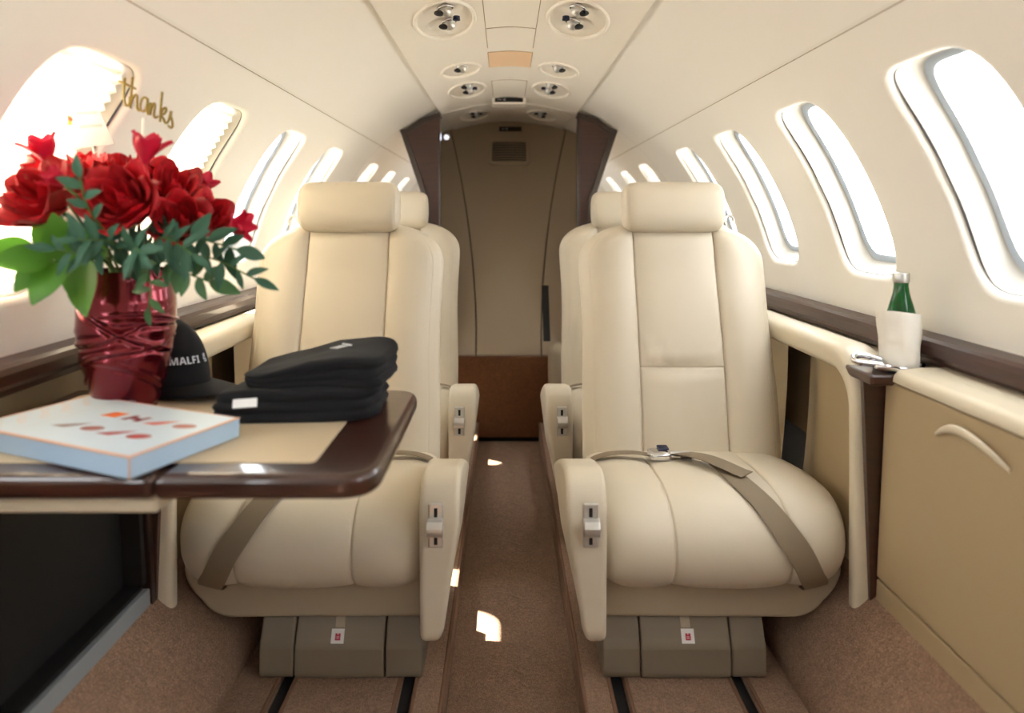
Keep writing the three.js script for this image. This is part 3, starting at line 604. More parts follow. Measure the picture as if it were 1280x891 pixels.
{
  const s = new THREE.Shape(); s.moveTo(0.218, 0.352); s.lineTo(0.236, 0.349); s.quadraticCurveTo(0.246, 0.352, 0.245, 0.366); s.lineTo(0.240, 0.376); s.quadraticCurveTo(0.232, 0.368, 0.218, 0.378); s.closePath();
  const g = new THREE.ExtrudeGeometry(s, { depth: 0.026, bevelEnabled: true, bevelSize: 0.002, bevelThickness: 0.003, bevelSegments: 3 }); g.rotateY(-Math.PI / 2); g.translate(-0.278, 0, 0); G.lever = uvBox(g);
}
const tTop = tAt(0.06, 0.386), tCrest = tAt(0.12, 0.376), tFront = tAt(0.196, 0.297), tLow = tAt(0.170, 0.224), tUnder = tAt(0.10, 0.203), tBack = tAt(-0.08, 0.380), tMid = tAt(-0.02, 0.383);
G.strapDown = strap(onCushion([[0.13, tMid], [0.17, tTop], [0.24, tCrest], [0.36, lerp(tCrest, tFront, 0.6)], [0.47, tFront], [0.565, lerp(tFront, tLow, 0.6)], [0.63, tLow], [0.66, lerp(tLow, tUnder, 0.6)]], 0.0035, 60), 0.050);
{
  const a = onCushion([[-0.20, tBack], [-0.05, lerp(tBack, tMid, 0.75)], [0.10, lerp(tMid, tTop, 0.35)], [0.26, lerp(tMid, tTop, 0.95)]], 0.010, 24);
  a.forEach((q, i) => { const t = i / 24; q.p.y += 0.010 * Math.sin(Math.PI * Math.min(1, t * 1.1)) * 0.8; });
  G.strapLoose = strap(a, 0.046);
  const b = onCushion([[-0.92, tBack - 0.0], [-0.75, tBack], [-0.55, tBack], [-0.42, tBack]], 0.006, 16); b.forEach((q, i) => { q.p.y += 0.006 * Math.sin(Math.PI * i / 16); }); G.strapIn = strap(b, 0.040);
}
const cushBuckle = cushPoint(-0.34, tBack);
{
  const r = []; for (let i = 0; i <= 12; i++) { const t = i / 12, k = Math.pow(1 - Math.pow(Math.abs(2 * t - 1), 4), 0.25), q = []; for (let a = 0; a < 20; a++) { const th = a / 20 * 2 * Math.PI; q.push(V(lerp(-0.028, 0.030, t), (0.009 + 0.003 * Math.sin(Math.PI * t)) * k * spow(Math.sin(th), 0.7), 0.024 * k * spow(Math.cos(th), 0.6))); } r.push(q); }
  G.buckle = loft(r);
  const c = new THREE.CylinderGeometry(0.0085, 0.0085, 0.050, 20); c.rotateZ(Math.PI / 2); const k = new THREE.TorusGeometry(0.008, 0.0025, 8, 20); k.rotateY(Math.PI / 2); k.translate(0.026, 0, 0);
  G.tongue = merged([c, k, box(-0.03, 0.0, -0.003, 0.003, -0.018, 0.018, 0.002)]);
  G.latch = box(-0.014, 0.012, -0.002, 0.004, -0.013, 0.013, 0.003, 3);
}
const stickerMat = std({ roughness: 0.6, map: canvasTex(64, 64, (x, w, h) => { x.fillStyle = '#e8e8e8'; x.fillRect(0, 0, w, h); x.fillStyle = '#a81e38'; x.fillRect(20, 20, 26, 30); x.fillStyle = '#e8e8e8'; x.fillRect(31, 14, 4, 12); x.fillRect(26, 34, 14, 2); x.fillRect(26, 40, 14, 2); }) });
function makeSeat(m, label, pos) {
  const g = thing('cabin_seat', label, 'seat', pos, 'cream leather cabin seats');
  const cache = makeSeat.c ??= {};
  const A = (name, key, mat, parent = g) => { const geo = m > 0 ? G[key] : (cache[key] ??= mirrorX(G[key])); return mesh(name, geo, mat, parent); };
  A('backrest', 'backrest', M.leather); A('headrest', 'headrest', M.leather);
  A('seat_cushion', 'cushion', M.leather); A('seat_pan', 'pan', M.leatherTrim);
  const p = A('pedestal', 'pedestal', M.gap); A('side_cover', 'coverIn', M.pedestal, p); A('side_cover', 'coverOut', M.pedestal, p); A('access_door', 'door', M.pedestal, p); A('top_cover', 'bridge', M.pedestal, p);
  // latch recess and warning sticker lie on the sloping face of the door
  const sl = Math.atan(0.5);
  const tab = mesh('latch', new RoundedBoxGeometry(0.020, 0.032, 0.003, 2, 0.001), M.leatherTrim, p); tab.position.set(m * -0.078, 0.113, 0.1060); tab.rotation.x = -sl;
  const st = mesh('warning_sticker', new THREE.BoxGeometry(0.027, 0.027, 0.0008), stickerMat, p); st.position.set(m * -0.075, 0.0855, 0.1204); st.rotation.x = -sl; st.userData.label = 'white sticker with red mark';
  const ar = A('armrest', 'armrest', M.leather);
  const pl = A('recline_plate', 'plate', M.plate, ar); A('recline_slot', 'slot1', M.black, ar); A('recline_slot', 'slot2', M.black, ar); A('recline_lever', 'lever', M.plate, ar);
  const bl = A('lap_belt', 'strapDown', M.webbing); A('belt_end', 'strapLoose', M.webbing, bl); A('belt_strap', 'strapIn', M.webbing, bl);
  const bp = cushBuckle.clone(); bp.x *= m;
  const bu = A('buckle', 'buckle', M.chrome, bl); bu.position.set(bp.x, bp.y + 0.014, bp.z + 0.005);
  const to = A('tongue', 'tongue', M.satin, bl); to.position.set(bp.x + m * 0.050, bp.y + 0.014, bp.z + 0.006);
  const la = A('latch_pad', 'latch', M.darkBlue, bl); la.position.set(bp.x + m * 0.012, bp.y + 0.027, bp.z - 0.002);
  // shoulder harness guide on the outboard shoulder
  const hk = mesh('harness_guide', new THREE.TorusGeometry(0.015, 0.004, 8, 24, Math.PI * 1.3), m > 0 ? M.chrome : M.liningWhite, g); hk.position.set(m * 0.166, 0.955, -0.352); hk.rotation.set(0.1, 0.4 * m, -0.2);
  return g;
}
const SX = 0.443;
makeSeat(1, 'cream leather seat across from the table, lap belt draped over its front', [SX, PL, -1.55]);
makeSeat(-1, 'cream leather seat right behind the table with roses and clothes', [-SX, PL, -1.55]);
makeSeat(1, 'cream leather rear seat before the right partition wing, mostly hidden', [SX, PL, -2.23]);
makeSeat(-1, 'cream leather rear seat before the left partition wing, mostly hidden', [-SX, PL, -2.23]);

// ---------------------------------------------------------------- folding table
const TY = H - 0.33;
{
  const g = thing('folding_table', 'glossy dark wood folding table with tan leather inlay', 'table', [-0.5, TY, -1.09]);
  const L = (x) => x + 0.5, Z = (d) => -d + 1.09;       // world to table
  const top = (x0, x1, r, name) => {
    const sh = rrect(L(x0) + 0.012, L(x1) - 0.012, -Z(0.868) + 0.012, -Z(1.312) - 0.012, r);
    const e = new THREE.ExtrudeGeometry(sh, { depth: 0.008, bevelEnabled: true, bevelSize: 0.012, bevelThickness: 0.0125, bevelSegments: 6, curveSegments: 12 });
    e.rotateX(-Math.PI / 2); e.translate(0, -0.0205, 0); return mesh(name, uvBox(e), M.wood, g);
  };
  const leaf = top(-0.462, -0.180, [0.0, 0.045, 0.04, 0.0], 'table_leaf');
  const fix = top(-0.842, -0.465, 0.002, 'table_base');
  const inl = (x0, x1, r, p) => { const sh = rrect(L(x0), L(x1), -Z(0.915), -Z(1.262), r); const e = extrude(sh, 0.0016, 0.0006, 1, 8); e.rotateX(-Math.PI / 2); e.translate(0, -0.0005, 0); mesh('leather_inlay', uvBox(e), std({ color: '#c4b193', roughness: 0.6, bumpMap: leatherBump, bumpScale: 0.0003 }), p); };
  inl(-0.4615, -0.272, [0.0, 0.012, 0.012, 0.0], leaf); inl(-0.80, -0.4655, [0.012, 0.0, 0.0, 0.012], fix);
  mesh('underside', box(L(-0.842), L(-0.468), -0.056, -0.034, Z(1.20), Z(0.885), 0.006, 3), M.cabinetTop, g);
  const hz = new THREE.CylinderGeometry(0.004, 0.004, 0.43, 12); hz.rotateX(Math.PI / 2); hz.translate(L(-0.4635), -0.018, 0); mesh('hinge', hz, M.black, g);
}
// ---------------------------------------------------------------- gift box on the table
{
  const g = thing('gift_box', 'flat pale blue box with copper edges and two rows of coloured lettering', 'box', [-0.601, TY + 0.0024, -0.998]);
  const W = 0.33, D = 0.184, T = 0.028;
  g.rotation.y = -0.40;
  const tex = canvasTex(1024, 650, (x, w, h) => {
    x.fillStyle = '#c3d2db'; x.fillRect(0, 0, w, h); x.strokeStyle = '#d79a78'; x.lineWidth = 12; x.strokeRect(4, 4, w - 8, h - 8);
    const c1 = ['#e0713a', '#7c2f35', '#cf5236', '#9c4a38'], c2 = ['#7a5650', '#9a5a4e', '#a83a3c', '#a8433f'];
    const blot = (cx, cy, c, k) => { x.fillStyle = c; x.save(); x.translate(cx, cy); x.transform(1, 0, -0.25, 1, 0, 0); x.beginPath(); if (k === 0) x.rect(-50, -48, 92, 84); else if (k === 1) { x.rect(-58, -40, 34, 80); x.rect(-24, -12, 52, 30); x.rect(20, -40, 34, 80); } else if (k === 2) { x.moveTo(-62, 46); x.quadraticCurveTo(-10, -10, 60, -62); x.lineTo(40, 10); x.lineTo(20, 46); x.closePath(); } else x.ellipse(0, 0, 54, 36, -0.2, 0, 7); x.fill(); x.restore(); };
    [0, 1, 2, 3].forEach((k) => blot(450 + k * 150, 225, c1[k], k)); [2, 3, 2, 3].forEach((k, i) => blot(400 + i * 145, 430, c2[i], k));
    x.strokeStyle = '#c9b8ae'; x.lineWidth = 4; x.beginPath(); x.moveTo(250, 20); x.lineTo(250, h - 20); x.stroke();
    x.strokeStyle = '#e0b49a'; x.lineWidth = 6; for (let k = 0; k < 14; k++) { x.beginPath(); x.arc(60 + (k % 3) * 55, 60 + k * 40, 16 + (k * 7) % 12, 0, 4.5); x.stroke(); }
  });
  const side = std({ color: '#aac4dc', roughness: 0.4 }), edge = std({ color: '#d9a583', roughness: 0.4, metalness: 0.2 });  // box sides bluer than the lid: sky reflection put into their colour
  const body = box(-W / 2, W / 2, 0, T, -D / 2, D / 2, 0.0015, 2); mesh('box_body', body, side, g);
  const tp = new THREE.PlaneGeometry(W - 0.002, D - 0.002); tp.rotateX(-Math.PI / 2); tp.translate(0, T + 0.0004, 0); mesh('lid_print', tp, std({ map: tex, roughness: 0.4 }), g);
  for (const [a, b] of [[V(-W / 2, T, D / 2), V(W / 2, T, D / 2)], [V(W / 2, T, D / 2), V(W / 2, T, -D / 2)], [V(W / 2, 0, D / 2), V(W / 2, T, D / 2)]]) mesh('copper_edge', tube([a, a.clone().lerp(b, 0.5), b], 0.0012, 4, 6), edge, g);
}
// ---------------------------------------------------------------- vase
const VP = V(-0.666, TY + 0.0012, -1.170);
{
  const g = thing('flower_vase', 'deep red pleated metallic vase holding the roses', 'vase', VP.toArray());
  const prof = [[0.044, 0], [0.048, 0.004], [0.054, 0.03], [0.0705, 0.09], [0.0775, 0.14], [0.076, 0.19], [0.070, 0.225], [0.069, 0.240]];
  const rOf = (t) => { const y = t * 0.240; for (let i = 0; i < prof.length - 1; i++) if (y <= prof[i + 1][1] + 1e-9) { const k = (y - prof[i][1]) / (prof[i + 1][1] - prof[i][1]); return lerp(prof[i][0], prof[i + 1][0], k); } return prof[7][0]; };
  const folds = []; for (let i = 0; i < 17; i++) folds.push([rr(-3.1, 3.1), rr(0.06, 0.97), rr(-0.16, 0.16), rr(0.9, 1.9), rr(0.010, 0.022), rr(0.5, 1.1)]);
  const disp = (a, t) => { let r = 0; for (const [a0, t0, sl, le, wd, am] of folds) { let da = a - a0; da = Math.atan2(Math.sin(da), Math.cos(da)); const q = t - t0 - sl * da - 0.03 * Math.sin(da * 2); r += am * 0.0042 * Math.exp(-Math.pow(q / wd, 2)) * Math.exp(-Math.pow(da / le, 4)) - am * 0.0032 * Math.exp(-Math.pow((q + wd * 1.9) / wd, 2)) * Math.exp(-Math.pow(da / le, 4)); } return r; };
  mesh('vase_body', grid(160, 110, (i, j) => { const a = i / 160 * 2 * Math.PI, t = j / 109, r = rOf(t) + disp(a, t) * sstep(0, 0.08, t) * sstep(1.02, 0.93, t) + 0.0012 * perlin.noise(Math.cos(a) * 2, t * 5, Math.sin(a) * 2); return V(r * Math.cos(a), t * 0.240, r * Math.sin(a)); }, true), phy({ color: '#741322', metalness: 0.8, roughness: 0.2, clearcoat: 0.5, clearcoatRoughness: 0.1, side: THREE.DoubleSide }), g);
  const bt = new THREE.CylinderGeometry(0.045, 0.043, 0.005, 48); bt.translate(0, 0.0028, 0); mesh('vase_foot', bt, M.gap, g);
  const lining = new THREE.CylinderGeometry(0.062, 0.042, 0.21, 48, 1, false); lining.translate(0, 0.115, 0); mesh('water_fill', lining, std({ color: '#1d1411', roughness: 0.4 }), g);
  const mark = grid(25, 5, (i, j) => { const a = 1.16 - i / 24 * 0.34, y = 0.018 + 0.007 * j / 4 + 0.003 * Math.sin(i / 24 * Math.PI), r = rOf(y / 0.24) + 0.0022; return V(r * Math.cos(a), y, r * Math.sin(a)); });
  mesh('vase_mark', mark, std({ roughness: 0.5, transparent: true, map: canvasTex(256, 40, (x, w, h) => { x.clearRect(0, 0, w, h); x.fillStyle = '#d8cfd6'; for (let k = 0; k < 5; k++) { x.fillRect(14 + k * 50, 6, 26, 7); x.fillRect(14 + k * 50, 6, 7, 28); if (k % 2) x.fillRect(14 + k * 50, 27, 26, 7); } }), alphaTest: 0.5 }), g);
}
// ---------------------------------------------------------------- flowers
const mouth = V(VP.x, VP.y + 0.235, VP.z);
const redTex = dataTex(128, (x, y) => { const k = 1 + tile(x, y, 8, 1.5) * 0.25 + perlin.noise(x * 40, y * 3, 2) * 0.12; return [205 * k, 14 * k, 34 * k]; }, true);
M.petals = [std({ color: '#ffffff', map: redTex, roughness: 0.62, side: THREE.DoubleSide }), std({ color: '#efe0e2', map: redTex, roughness: 0.62, side: THREE.DoubleSide }), std({ color: '#d2bcc2', map: redTex, roughness: 0.62, side: THREE.DoubleSide })];
M.lily = phy({ color: '#d2153f', roughness: 0.55, transmission: 0.15, thickness: 0, side: THREE.DoubleSide });
M.leafDark = std({ color: '#2f5b43', roughness: 0.6, side: THREE.DoubleSide });
M.leafMid = std({ color: '#3f6a3a', roughness: 0.55, side: THREE.DoubleSide });
M.leafBright = phy({ color: '#4f8a1c', roughness: 0.5, transmission: 0.25, thickness: 0, side: THREE.DoubleSide });
M.stem = std({ color: '#4d6b31', roughness: 0.7 });
function petalGeo(open, len, wide, r0, curl, ph, base) {
  const nu = 9, nv = 9, prof = []; let r = r0, y = 0;
  for (let j = 0; j < nv; j++) { prof.push([r, y]); const v = (j + 0.5) / nv, a = lerp(base, open, sstep(0, 0.5, v)) + curl * Math.pow(v, 5); r += Math.sin(a) * len / nv; y += Math.cos(a) * len / nv; }
  return grid(nu, nv, (i, j) => {
    const u = i / (nu - 1) * 2 - 1, v = j / (nv - 1), wv = Math.pow(Math.sin(Math.PI * (0.12 + 0.80 * Math.pow(v, 0.75))), 0.6), half = wide * wv / Math.max(prof[j][0] + 0.007, 0.012), th = u * Math.min(half, 1.9);
    const R_ = prof[j][0] + 0.0014 * Math.sin(u * 3 + ph + v * 2) * v, tip = -0.16 * len * Math.pow(Math.abs(u), 2.5) * v + 0.0008 * Math.sin(u * 5 + ph) * v;
    return V(R_ * Math.sin(th), prof[j][1] + tip, R_ * Math.cos(th));
  }, false, (i, j) => [i / (nu - 1), j / (nv - 1)]);
}
const layers = [[3, -0.10, 0.044, 0.014, 0.004, 0.1, 0.35], [4, -0.02, 0.048, 0.019, 0.006, 0.25, 0.75], [5, 0.06, 0.051, 0.025, 0.008, 0.5, 1.0], [5, 0.18, 0.055, 0.031, 0.010, 0.8, 1.15], [6, 0.36, 0.060, 0.036, 0.011, 1.15, 1.3]];
const petalSets = layers.map((l) => [0, 1].map((k) => petalGeo(l[1] + k * 0.06, l[2], l[3], l[4], l[5], k * 2.1, l[6])));
const yAxis = V(0, 1, 0);
function stemTo(g, base, axis, rad = 0.0028) {           // from the flower's base down into the vase mouth, in the flower's own frame
  const a = mouth.clone().lerp(VP.clone().setY(VP.y + 0.08), 0.35).add(V(rr(-0.025, 0.025), 0, rr(-0.025, 0.025)));
  const inv = g.quaternion.clone().invert(), s = 1 / g.scale.x, loc = (v) => v.clone().sub(g.position).applyQuaternion(inv).multiplyScalar(s);
  const mid = base.clone().lerp(a, 0.5).addScaledVector(axis, -0.02);
  return tube([V(0, 0.002, 0), loc(base.clone().addScaledVector(axis, -0.03)), loc(mid), loc(a)], rad * s, 12, 6);
}
function rose(x, y, d, size, dirPx, label, tone) {
  const g = thing('rose', label, 'rose', [0, 0, 0], 'red roses in the vase');
  const c = px(x, y, d), axis = V(...dirPx).normalize(), base = c.clone().addScaledVector(axis, -0.034 * size / 0.1);
  g.position.copy(base); g.quaternion.setFromUnitVectors(yAxis, axis); g.scale.setScalar(size / 0.082);
  layers.forEach((l, k) => { const off = rr(0, 6.28); for (let i = 0; i < l[0]; i++) { const m = mesh('petal', petalSets[k][i % 2], M.petals[(tone + (k > 2 ? i : k)) % 3], g); m.rotation.set(rr(-0.05, 0.05), off + i / l[0] * 2 * Math.PI + rr(-0.12, 0.12), rr(-0.05, 0.05)); m.position.y = -0.002 * k; } });
  const cal = new THREE.SphereGeometry(0.010, 12, 8); cal.translate(0, -0.004, 0); mesh('calyx', cal, M.leafMid, g);
  mesh('stem', stemTo(g, base, axis), M.stem, g);
}
const roseSpots = [
  [36, 236, 1.03, 0.118, [-0.30, 0.55, 0.75], 'dark red rose at the bouquet edge over the broad leaves', 1],
  [143, 243, 1.02, 0.114, [-0.02, 0.45, 0.9], 'large open red rose facing forward right above the vase', 0],
  [222, 270, 1.06, 0.088, [0.25, 0.45, 0.85], 'bright red rosebud low above the green sprigs, right of the vase', 0],
  [90, 212, 1.12, 0.105, [-0.2, 0.85, 0.45], 'dark red rose under the white message card', 2],
  [160, 205, 1.14, 0.105, [0.05, 0.9, 0.4], 'dark red rose at the foot of the stick sign', 1],
  [208, 222, 1.13, 0.110, [0.35, 0.75, 0.5], 'dark red rose just behind the bright rosebud', 2],
  [262, 262, 1.15, 0.100, [0.65, 0.6, 0.4], 'dark red rose at the bouquet edge toward the seat', 1],
  [25, 205, 1.16, 0.095, [-0.5, 0.8, 0.2], 'dark red rose tucked against the window blind', 2],
  [125, 200, 1.22, 0.095, [0, 0.95, -0.1], 'dark red rose at the back of the bouquet under the card', 1],
  [230, 240, 1.24, 0.095, [0.5, 0.8, -0.2], 'dark red rose at the back of the bouquet toward the seats', 2],
];
roseSpots.forEach((r) => rose(...r));
// narrow-petalled pink flowers
const lilyPetal = grid(7, 11, (i, j) => { const u = i / 3 - 1, v = j / 10, w = 0.0135 * Math.pow(Math.sin(Math.PI * (0.06 + 0.9 * v)), 0.8), a = 0.30 + 0.45 * v; return V(u * w, 0.046 * v * Math.cos(a * 0.7) + 0.003 * u * u, 0.004 + 0.046 * v * Math.sin(a * 0.7) - 0.004 * u * u); });
function lily(x, y, d, size, dir, label) {
  const g = thing('pink_flower', label, 'flower', [0, 0, 0], 'narrow petalled pink flowers');
  const axis = V(...dir).normalize(), base = px(x, y, d); g.position.copy(base); g.quaternion.setFromUnitVectors(yAxis, axis); g.scale.setScalar(size);
  const off = rr(0, 6); for (let i = 0; i < 6; i++) { const m = mesh('petal', lilyPetal, M.lily, g); m.rotation.set(i % 2 ? 0.12 : -0.08, 0, 0, 'YXZ'); m.rotation.y = off + i / 6 * 2 * Math.PI; }
  mesh('stem', stemTo(g, base, axis, 0.002), M.stem, g);
}
lily(60, 205, 1.08, 1.1, [-0.1, 0.9, 0.35], 'pink-red narrow flower just below the message card');
lily(180, 205, 1.08, 1.15, [0.25, 0.95, 0.1], 'pink-red narrow flower at the foot of the stick sign');
lily(284, 288, 1.10, 1.0, [0.9, 0.3, 0.3], 'pink-red narrow flower furthest out toward the seat');
lily(246, 240, 1.2, 0.9, [0.6, 0.7, 0.1], 'pink-red narrow flower behind the roses on the seat side');
lily(80, 232, 0.99, 0.7, [-0.3, 0.6, 0.7], 'small pink-red flower between the two front roses');
// leafy sprigs
const leafGeo = (L, W, fold) => grid(5, 9, (i, j) => { const u = i / 2 - 1, v = j / 8, w = W * Math.pow(Math.sin(Math.PI * Math.pow(0.03 + 0.95 * v, 0.85)), 0.9); return V(u * w, L * v, fold * Math.abs(u) * w - 0.18 * L * v * v); });
const LG = { thin: leafGeo(0.036, 0.0062, 0.35), mid: leafGeo(0.042, 0.010, 0.3), broad: leafGeo(0.082, 0.027, 0.22) };
function sprig(pts, n, kind, mat, label, group, sc = 1) {
  const g = thing('leaf_sprig', label, 'leaves', mouth.toArray(), group), c = new THREE.CatmullRomCurve3([V(rr(-0.02, 0.02), -0.05, rr(-0.02, 0.02)), V(0, 0.0, 0), ...pts.map((p) => p.clone().sub(mouth))]);
  mesh('stem', new THREE.TubeGeometry(c, 24, 0.0014, 6), M.stem, g);
  for (let i = 0; i < n; i++) {
    const t = kind === 'broad' ? lerp(0.55, 1, i / Math.max(1, n - 1)) : lerp(0.36, 1, i / (n - 1)), p = c.getPoint(t), tan = c.getTangent(t), s = i % 2 ? 1 : -1, side = V(0, 0, 1).cross(tan).normalize();
    const dir = i === n - 1 ? tan : tan.clone().multiplyScalar(0.55).addScaledVector(side, s * 0.9).add(V(rr(-0.3, 0.3), rr(-0.2, 0.25), rr(-0.1, 0.5))).normalize();
    const m = mesh('leaf', LG[kind], mat, g); m.position.copy(p);
    const zn = V(rr(-0.4, 0.4), 0.35, 1).normalize(), xn = dir.clone().cross(zn).normalize(), z2 = xn.clone().cross(dir).normalize(); m.quaternion.setFromRotationMatrix(new THREE.Matrix4().makeBasis(xn, dir, z2)); m.scale.setScalar(sc * rr(0.8, 1.2));
  }
}
const sp = (a) => a.map((q) => px(...q));
const SG = 'dark green leaf sprigs in the vase';
sprig(sp([[205, 320, 1.08], [262, 322, 1.05], [318, 348, 1.06]]), 15, 'thin', M.leafDark, 'long dark green sprig arching out toward the seat back', SG, 1.1);
sprig(sp([[200, 310, 1.06], [250, 300, 1.05], [296, 312, 1.08]]), 14, 'mid', M.leafDark, 'dark green sprig under the roses on the seat side', SG);
sprig(sp([[178, 325, 1.08], [188, 350, 1.06], [186, 384, 1.075]]), 9, 'thin', M.leafMid, 'short green sprig drooping over the front of the vase', SG, 0.95);
sprig(sp([[150, 310, 1.04], [130, 300, 1.0], [98, 300, 0.98]]), 12, 'thin', M.leafDark, 'dark green sprig spreading below the two front roses', SG, 1.1);
sprig(sp([[140, 300, 1.02], [110, 260, 0.97], [100, 222, 0.95]]), 9, 'mid', M.leafDark, 'dark green sprig standing up between the two front roses', SG, 0.68);
sprig(sp([[165, 318, 1.03], [170, 310, 0.99], [176, 318, 0.98]]), 12, 'thin', M.leafDark, 'dark green sprig bunched at the mouth of the vase', SG, 1.1);
sprig(sp([[140, 312, 1.05], [110, 318, 1.0], [70, 312, 0.98]]), 12, 'thin', M.leafDark, 'dark green sprig reaching out over the broad leaves', SG);
sprig(sp([[215, 328, 1.08], [235, 342, 1.06], [262, 352, 1.06]]), 11, 'mid', M.leafMid, 'green sprig hanging beside the vase on the seat side', SG, 1.0);
sprig(sp([[190, 300, 1.06], [215, 300, 1.02], [240, 318, 1.01]]), 12, 'thin', M.leafDark, 'dark green sprig below the bright rosebud', SG, 1.15);
sprig(sp([[135, 322, 1.08], [95, 328, 1.03], [62, 326, 1.0]]), 5, 'broad', M.leafBright, 'bright green stem of broad leaves hanging over the window sill', undefined, 1.0);
sprig(sp([[130, 322, 1.12], [85, 322, 1.06], [48, 318, 1.03]]), 5, 'broad', M.leafBright, 'bright green stem of broad leaves below the dark edge rose', undefined, 0.95);
// message card
{
  const q = [[68, 131], [120, 128], [143, 180], [90, 186]].map(([x, y]) => px(x, y, 1.17)), o = q[0].clone().add(q[2]).multiplyScalar(0.5);
  const g = thing('message_card', 'white message card with small coloured emblem standing in the roses', 'card', o.toArray());
  const ex = q[1].clone().sub(q[0]), ey = q[3].clone().sub(q[0]);
  const P = []; for (const z of [0.0006, -0.0006]) for (const p of q) P.push(p.x - o.x, p.y - o.y, z);
  const bg = new THREE.BufferGeometry(); bg.setAttribute('position', new THREE.Float32BufferAttribute(P, 3)); bg.setAttribute('uv', new THREE.Float32BufferAttribute([0, 1, 1, 1, 1, 0, 0, 0, 0, 1, 1, 1, 1, 0, 0, 0], 2));
  bg.setIndex([0, 3, 2, 0, 2, 1, 4, 6, 7, 4, 5, 6, 0, 1, 5, 0, 5, 4, 1, 2, 6, 1, 6, 5, 2, 3, 7, 2, 7, 6, 3, 0, 4, 3, 4, 7]); bg.computeVertexNormals();
  mesh('card', bg.toNonIndexed(), std({ roughness: 0.85, map: canvasTex(256, 256, (x, w, h) => {
    x.fillStyle = '#bdb6b6'; x.fillRect(0, 0, w, h); const cs = ['#c2543c', '#d89a3a', '#5a74b0', '#7a5a90', '#6f9a5a'];
    cs.forEach((c, i) => { x.fillStyle = c; x.beginPath(); x.arc(42 + Math.cos(i * 1.26) * 18, 90 + Math.sin(i * 1.26) * 20, 14, 0, 7); x.fill(); });
    x.strokeStyle = '#8f8484'; x.lineWidth = 5; for (const [y, x0, n] of [[60, 110, 10], [140, 95, 11]]) { x.beginPath(); for (let k = 0; k <= n * 4; k++) x.lineTo(x0 + k * 3.2, y + Math.sin(k * 1.3) * 9); x.stroke(); }
  }) }), g);
  mesh('card_pick', tube([V(0.012, -0.03, -0.0024), V(0.02, -0.08, -0.004), V(0.03, -0.16, -0.01)], 0.0016, 8, 6), M.liningWhite, g);
}
// gold word on a stick
{
  const D = 1.15, o = px(181, 150, D), g = thing('stick_sign', 'gold script word sign on a white stick among the roses', 'sign', o.toArray());
  const gold = std({ color: '#8d7836', metalness: 0.35, roughness: 0.45 });
  const at = ([x, y], i) => px(60 + x / 7.53, 85 + y / 7.53, D - 0.0006 * (i % 2)).sub(o);
  const strokes = [
    [[722, 95], [716, 180], [714, 270], [724, 335], [745, 358], [764, 338], [772, 270]], [[668, 124], [720, 146], [775, 172], [826, 196]],
    [[796, 85], [790, 160], [782, 260], [776, 380]], [[778, 350], [796, 290], [822, 252], [838, 262], [836, 320], [838, 376], [856, 402], [874, 396]],
    [[936, 296], [912, 276], [886, 292], [868, 342], [872, 392], [894, 410], [918, 388], [934, 340], [938, 290], [934, 350], [932, 410], [944, 440]],
    [[944, 440], [952, 380], [962, 326], [964, 380], [958, 446], [972, 380], [994, 332], [1006, 346], [998, 410], [998, 452], [1016, 470], [1034, 450]],
    [[1074, 226], [1066, 310], [1058, 400], [1054, 506]], [[1056, 450], [1080, 388], [1106, 374], [1112, 398], [1094, 430], [1066, 444], [1086, 480], [1104, 516], [1126, 520]],
    [[1126, 516], [1146, 460], [1160, 402], [1156, 450], [1170, 510], [1168, 556], [1150, 562], [1130, 538]]];
  mesh('word', merged(strokes.map((s) => tube(s.map(at), 0.0021, s.length * 5, 6))), gold, g);
  const st = px(180, 148, D).sub(o), en = px(178, 200, D).sub(o); mesh('stick', tube([st, st.clone().lerp(en, 0.5), en, px(172, 300, D).sub(o)], 0.0028, 12, 8), M.liningWhite, g);
}
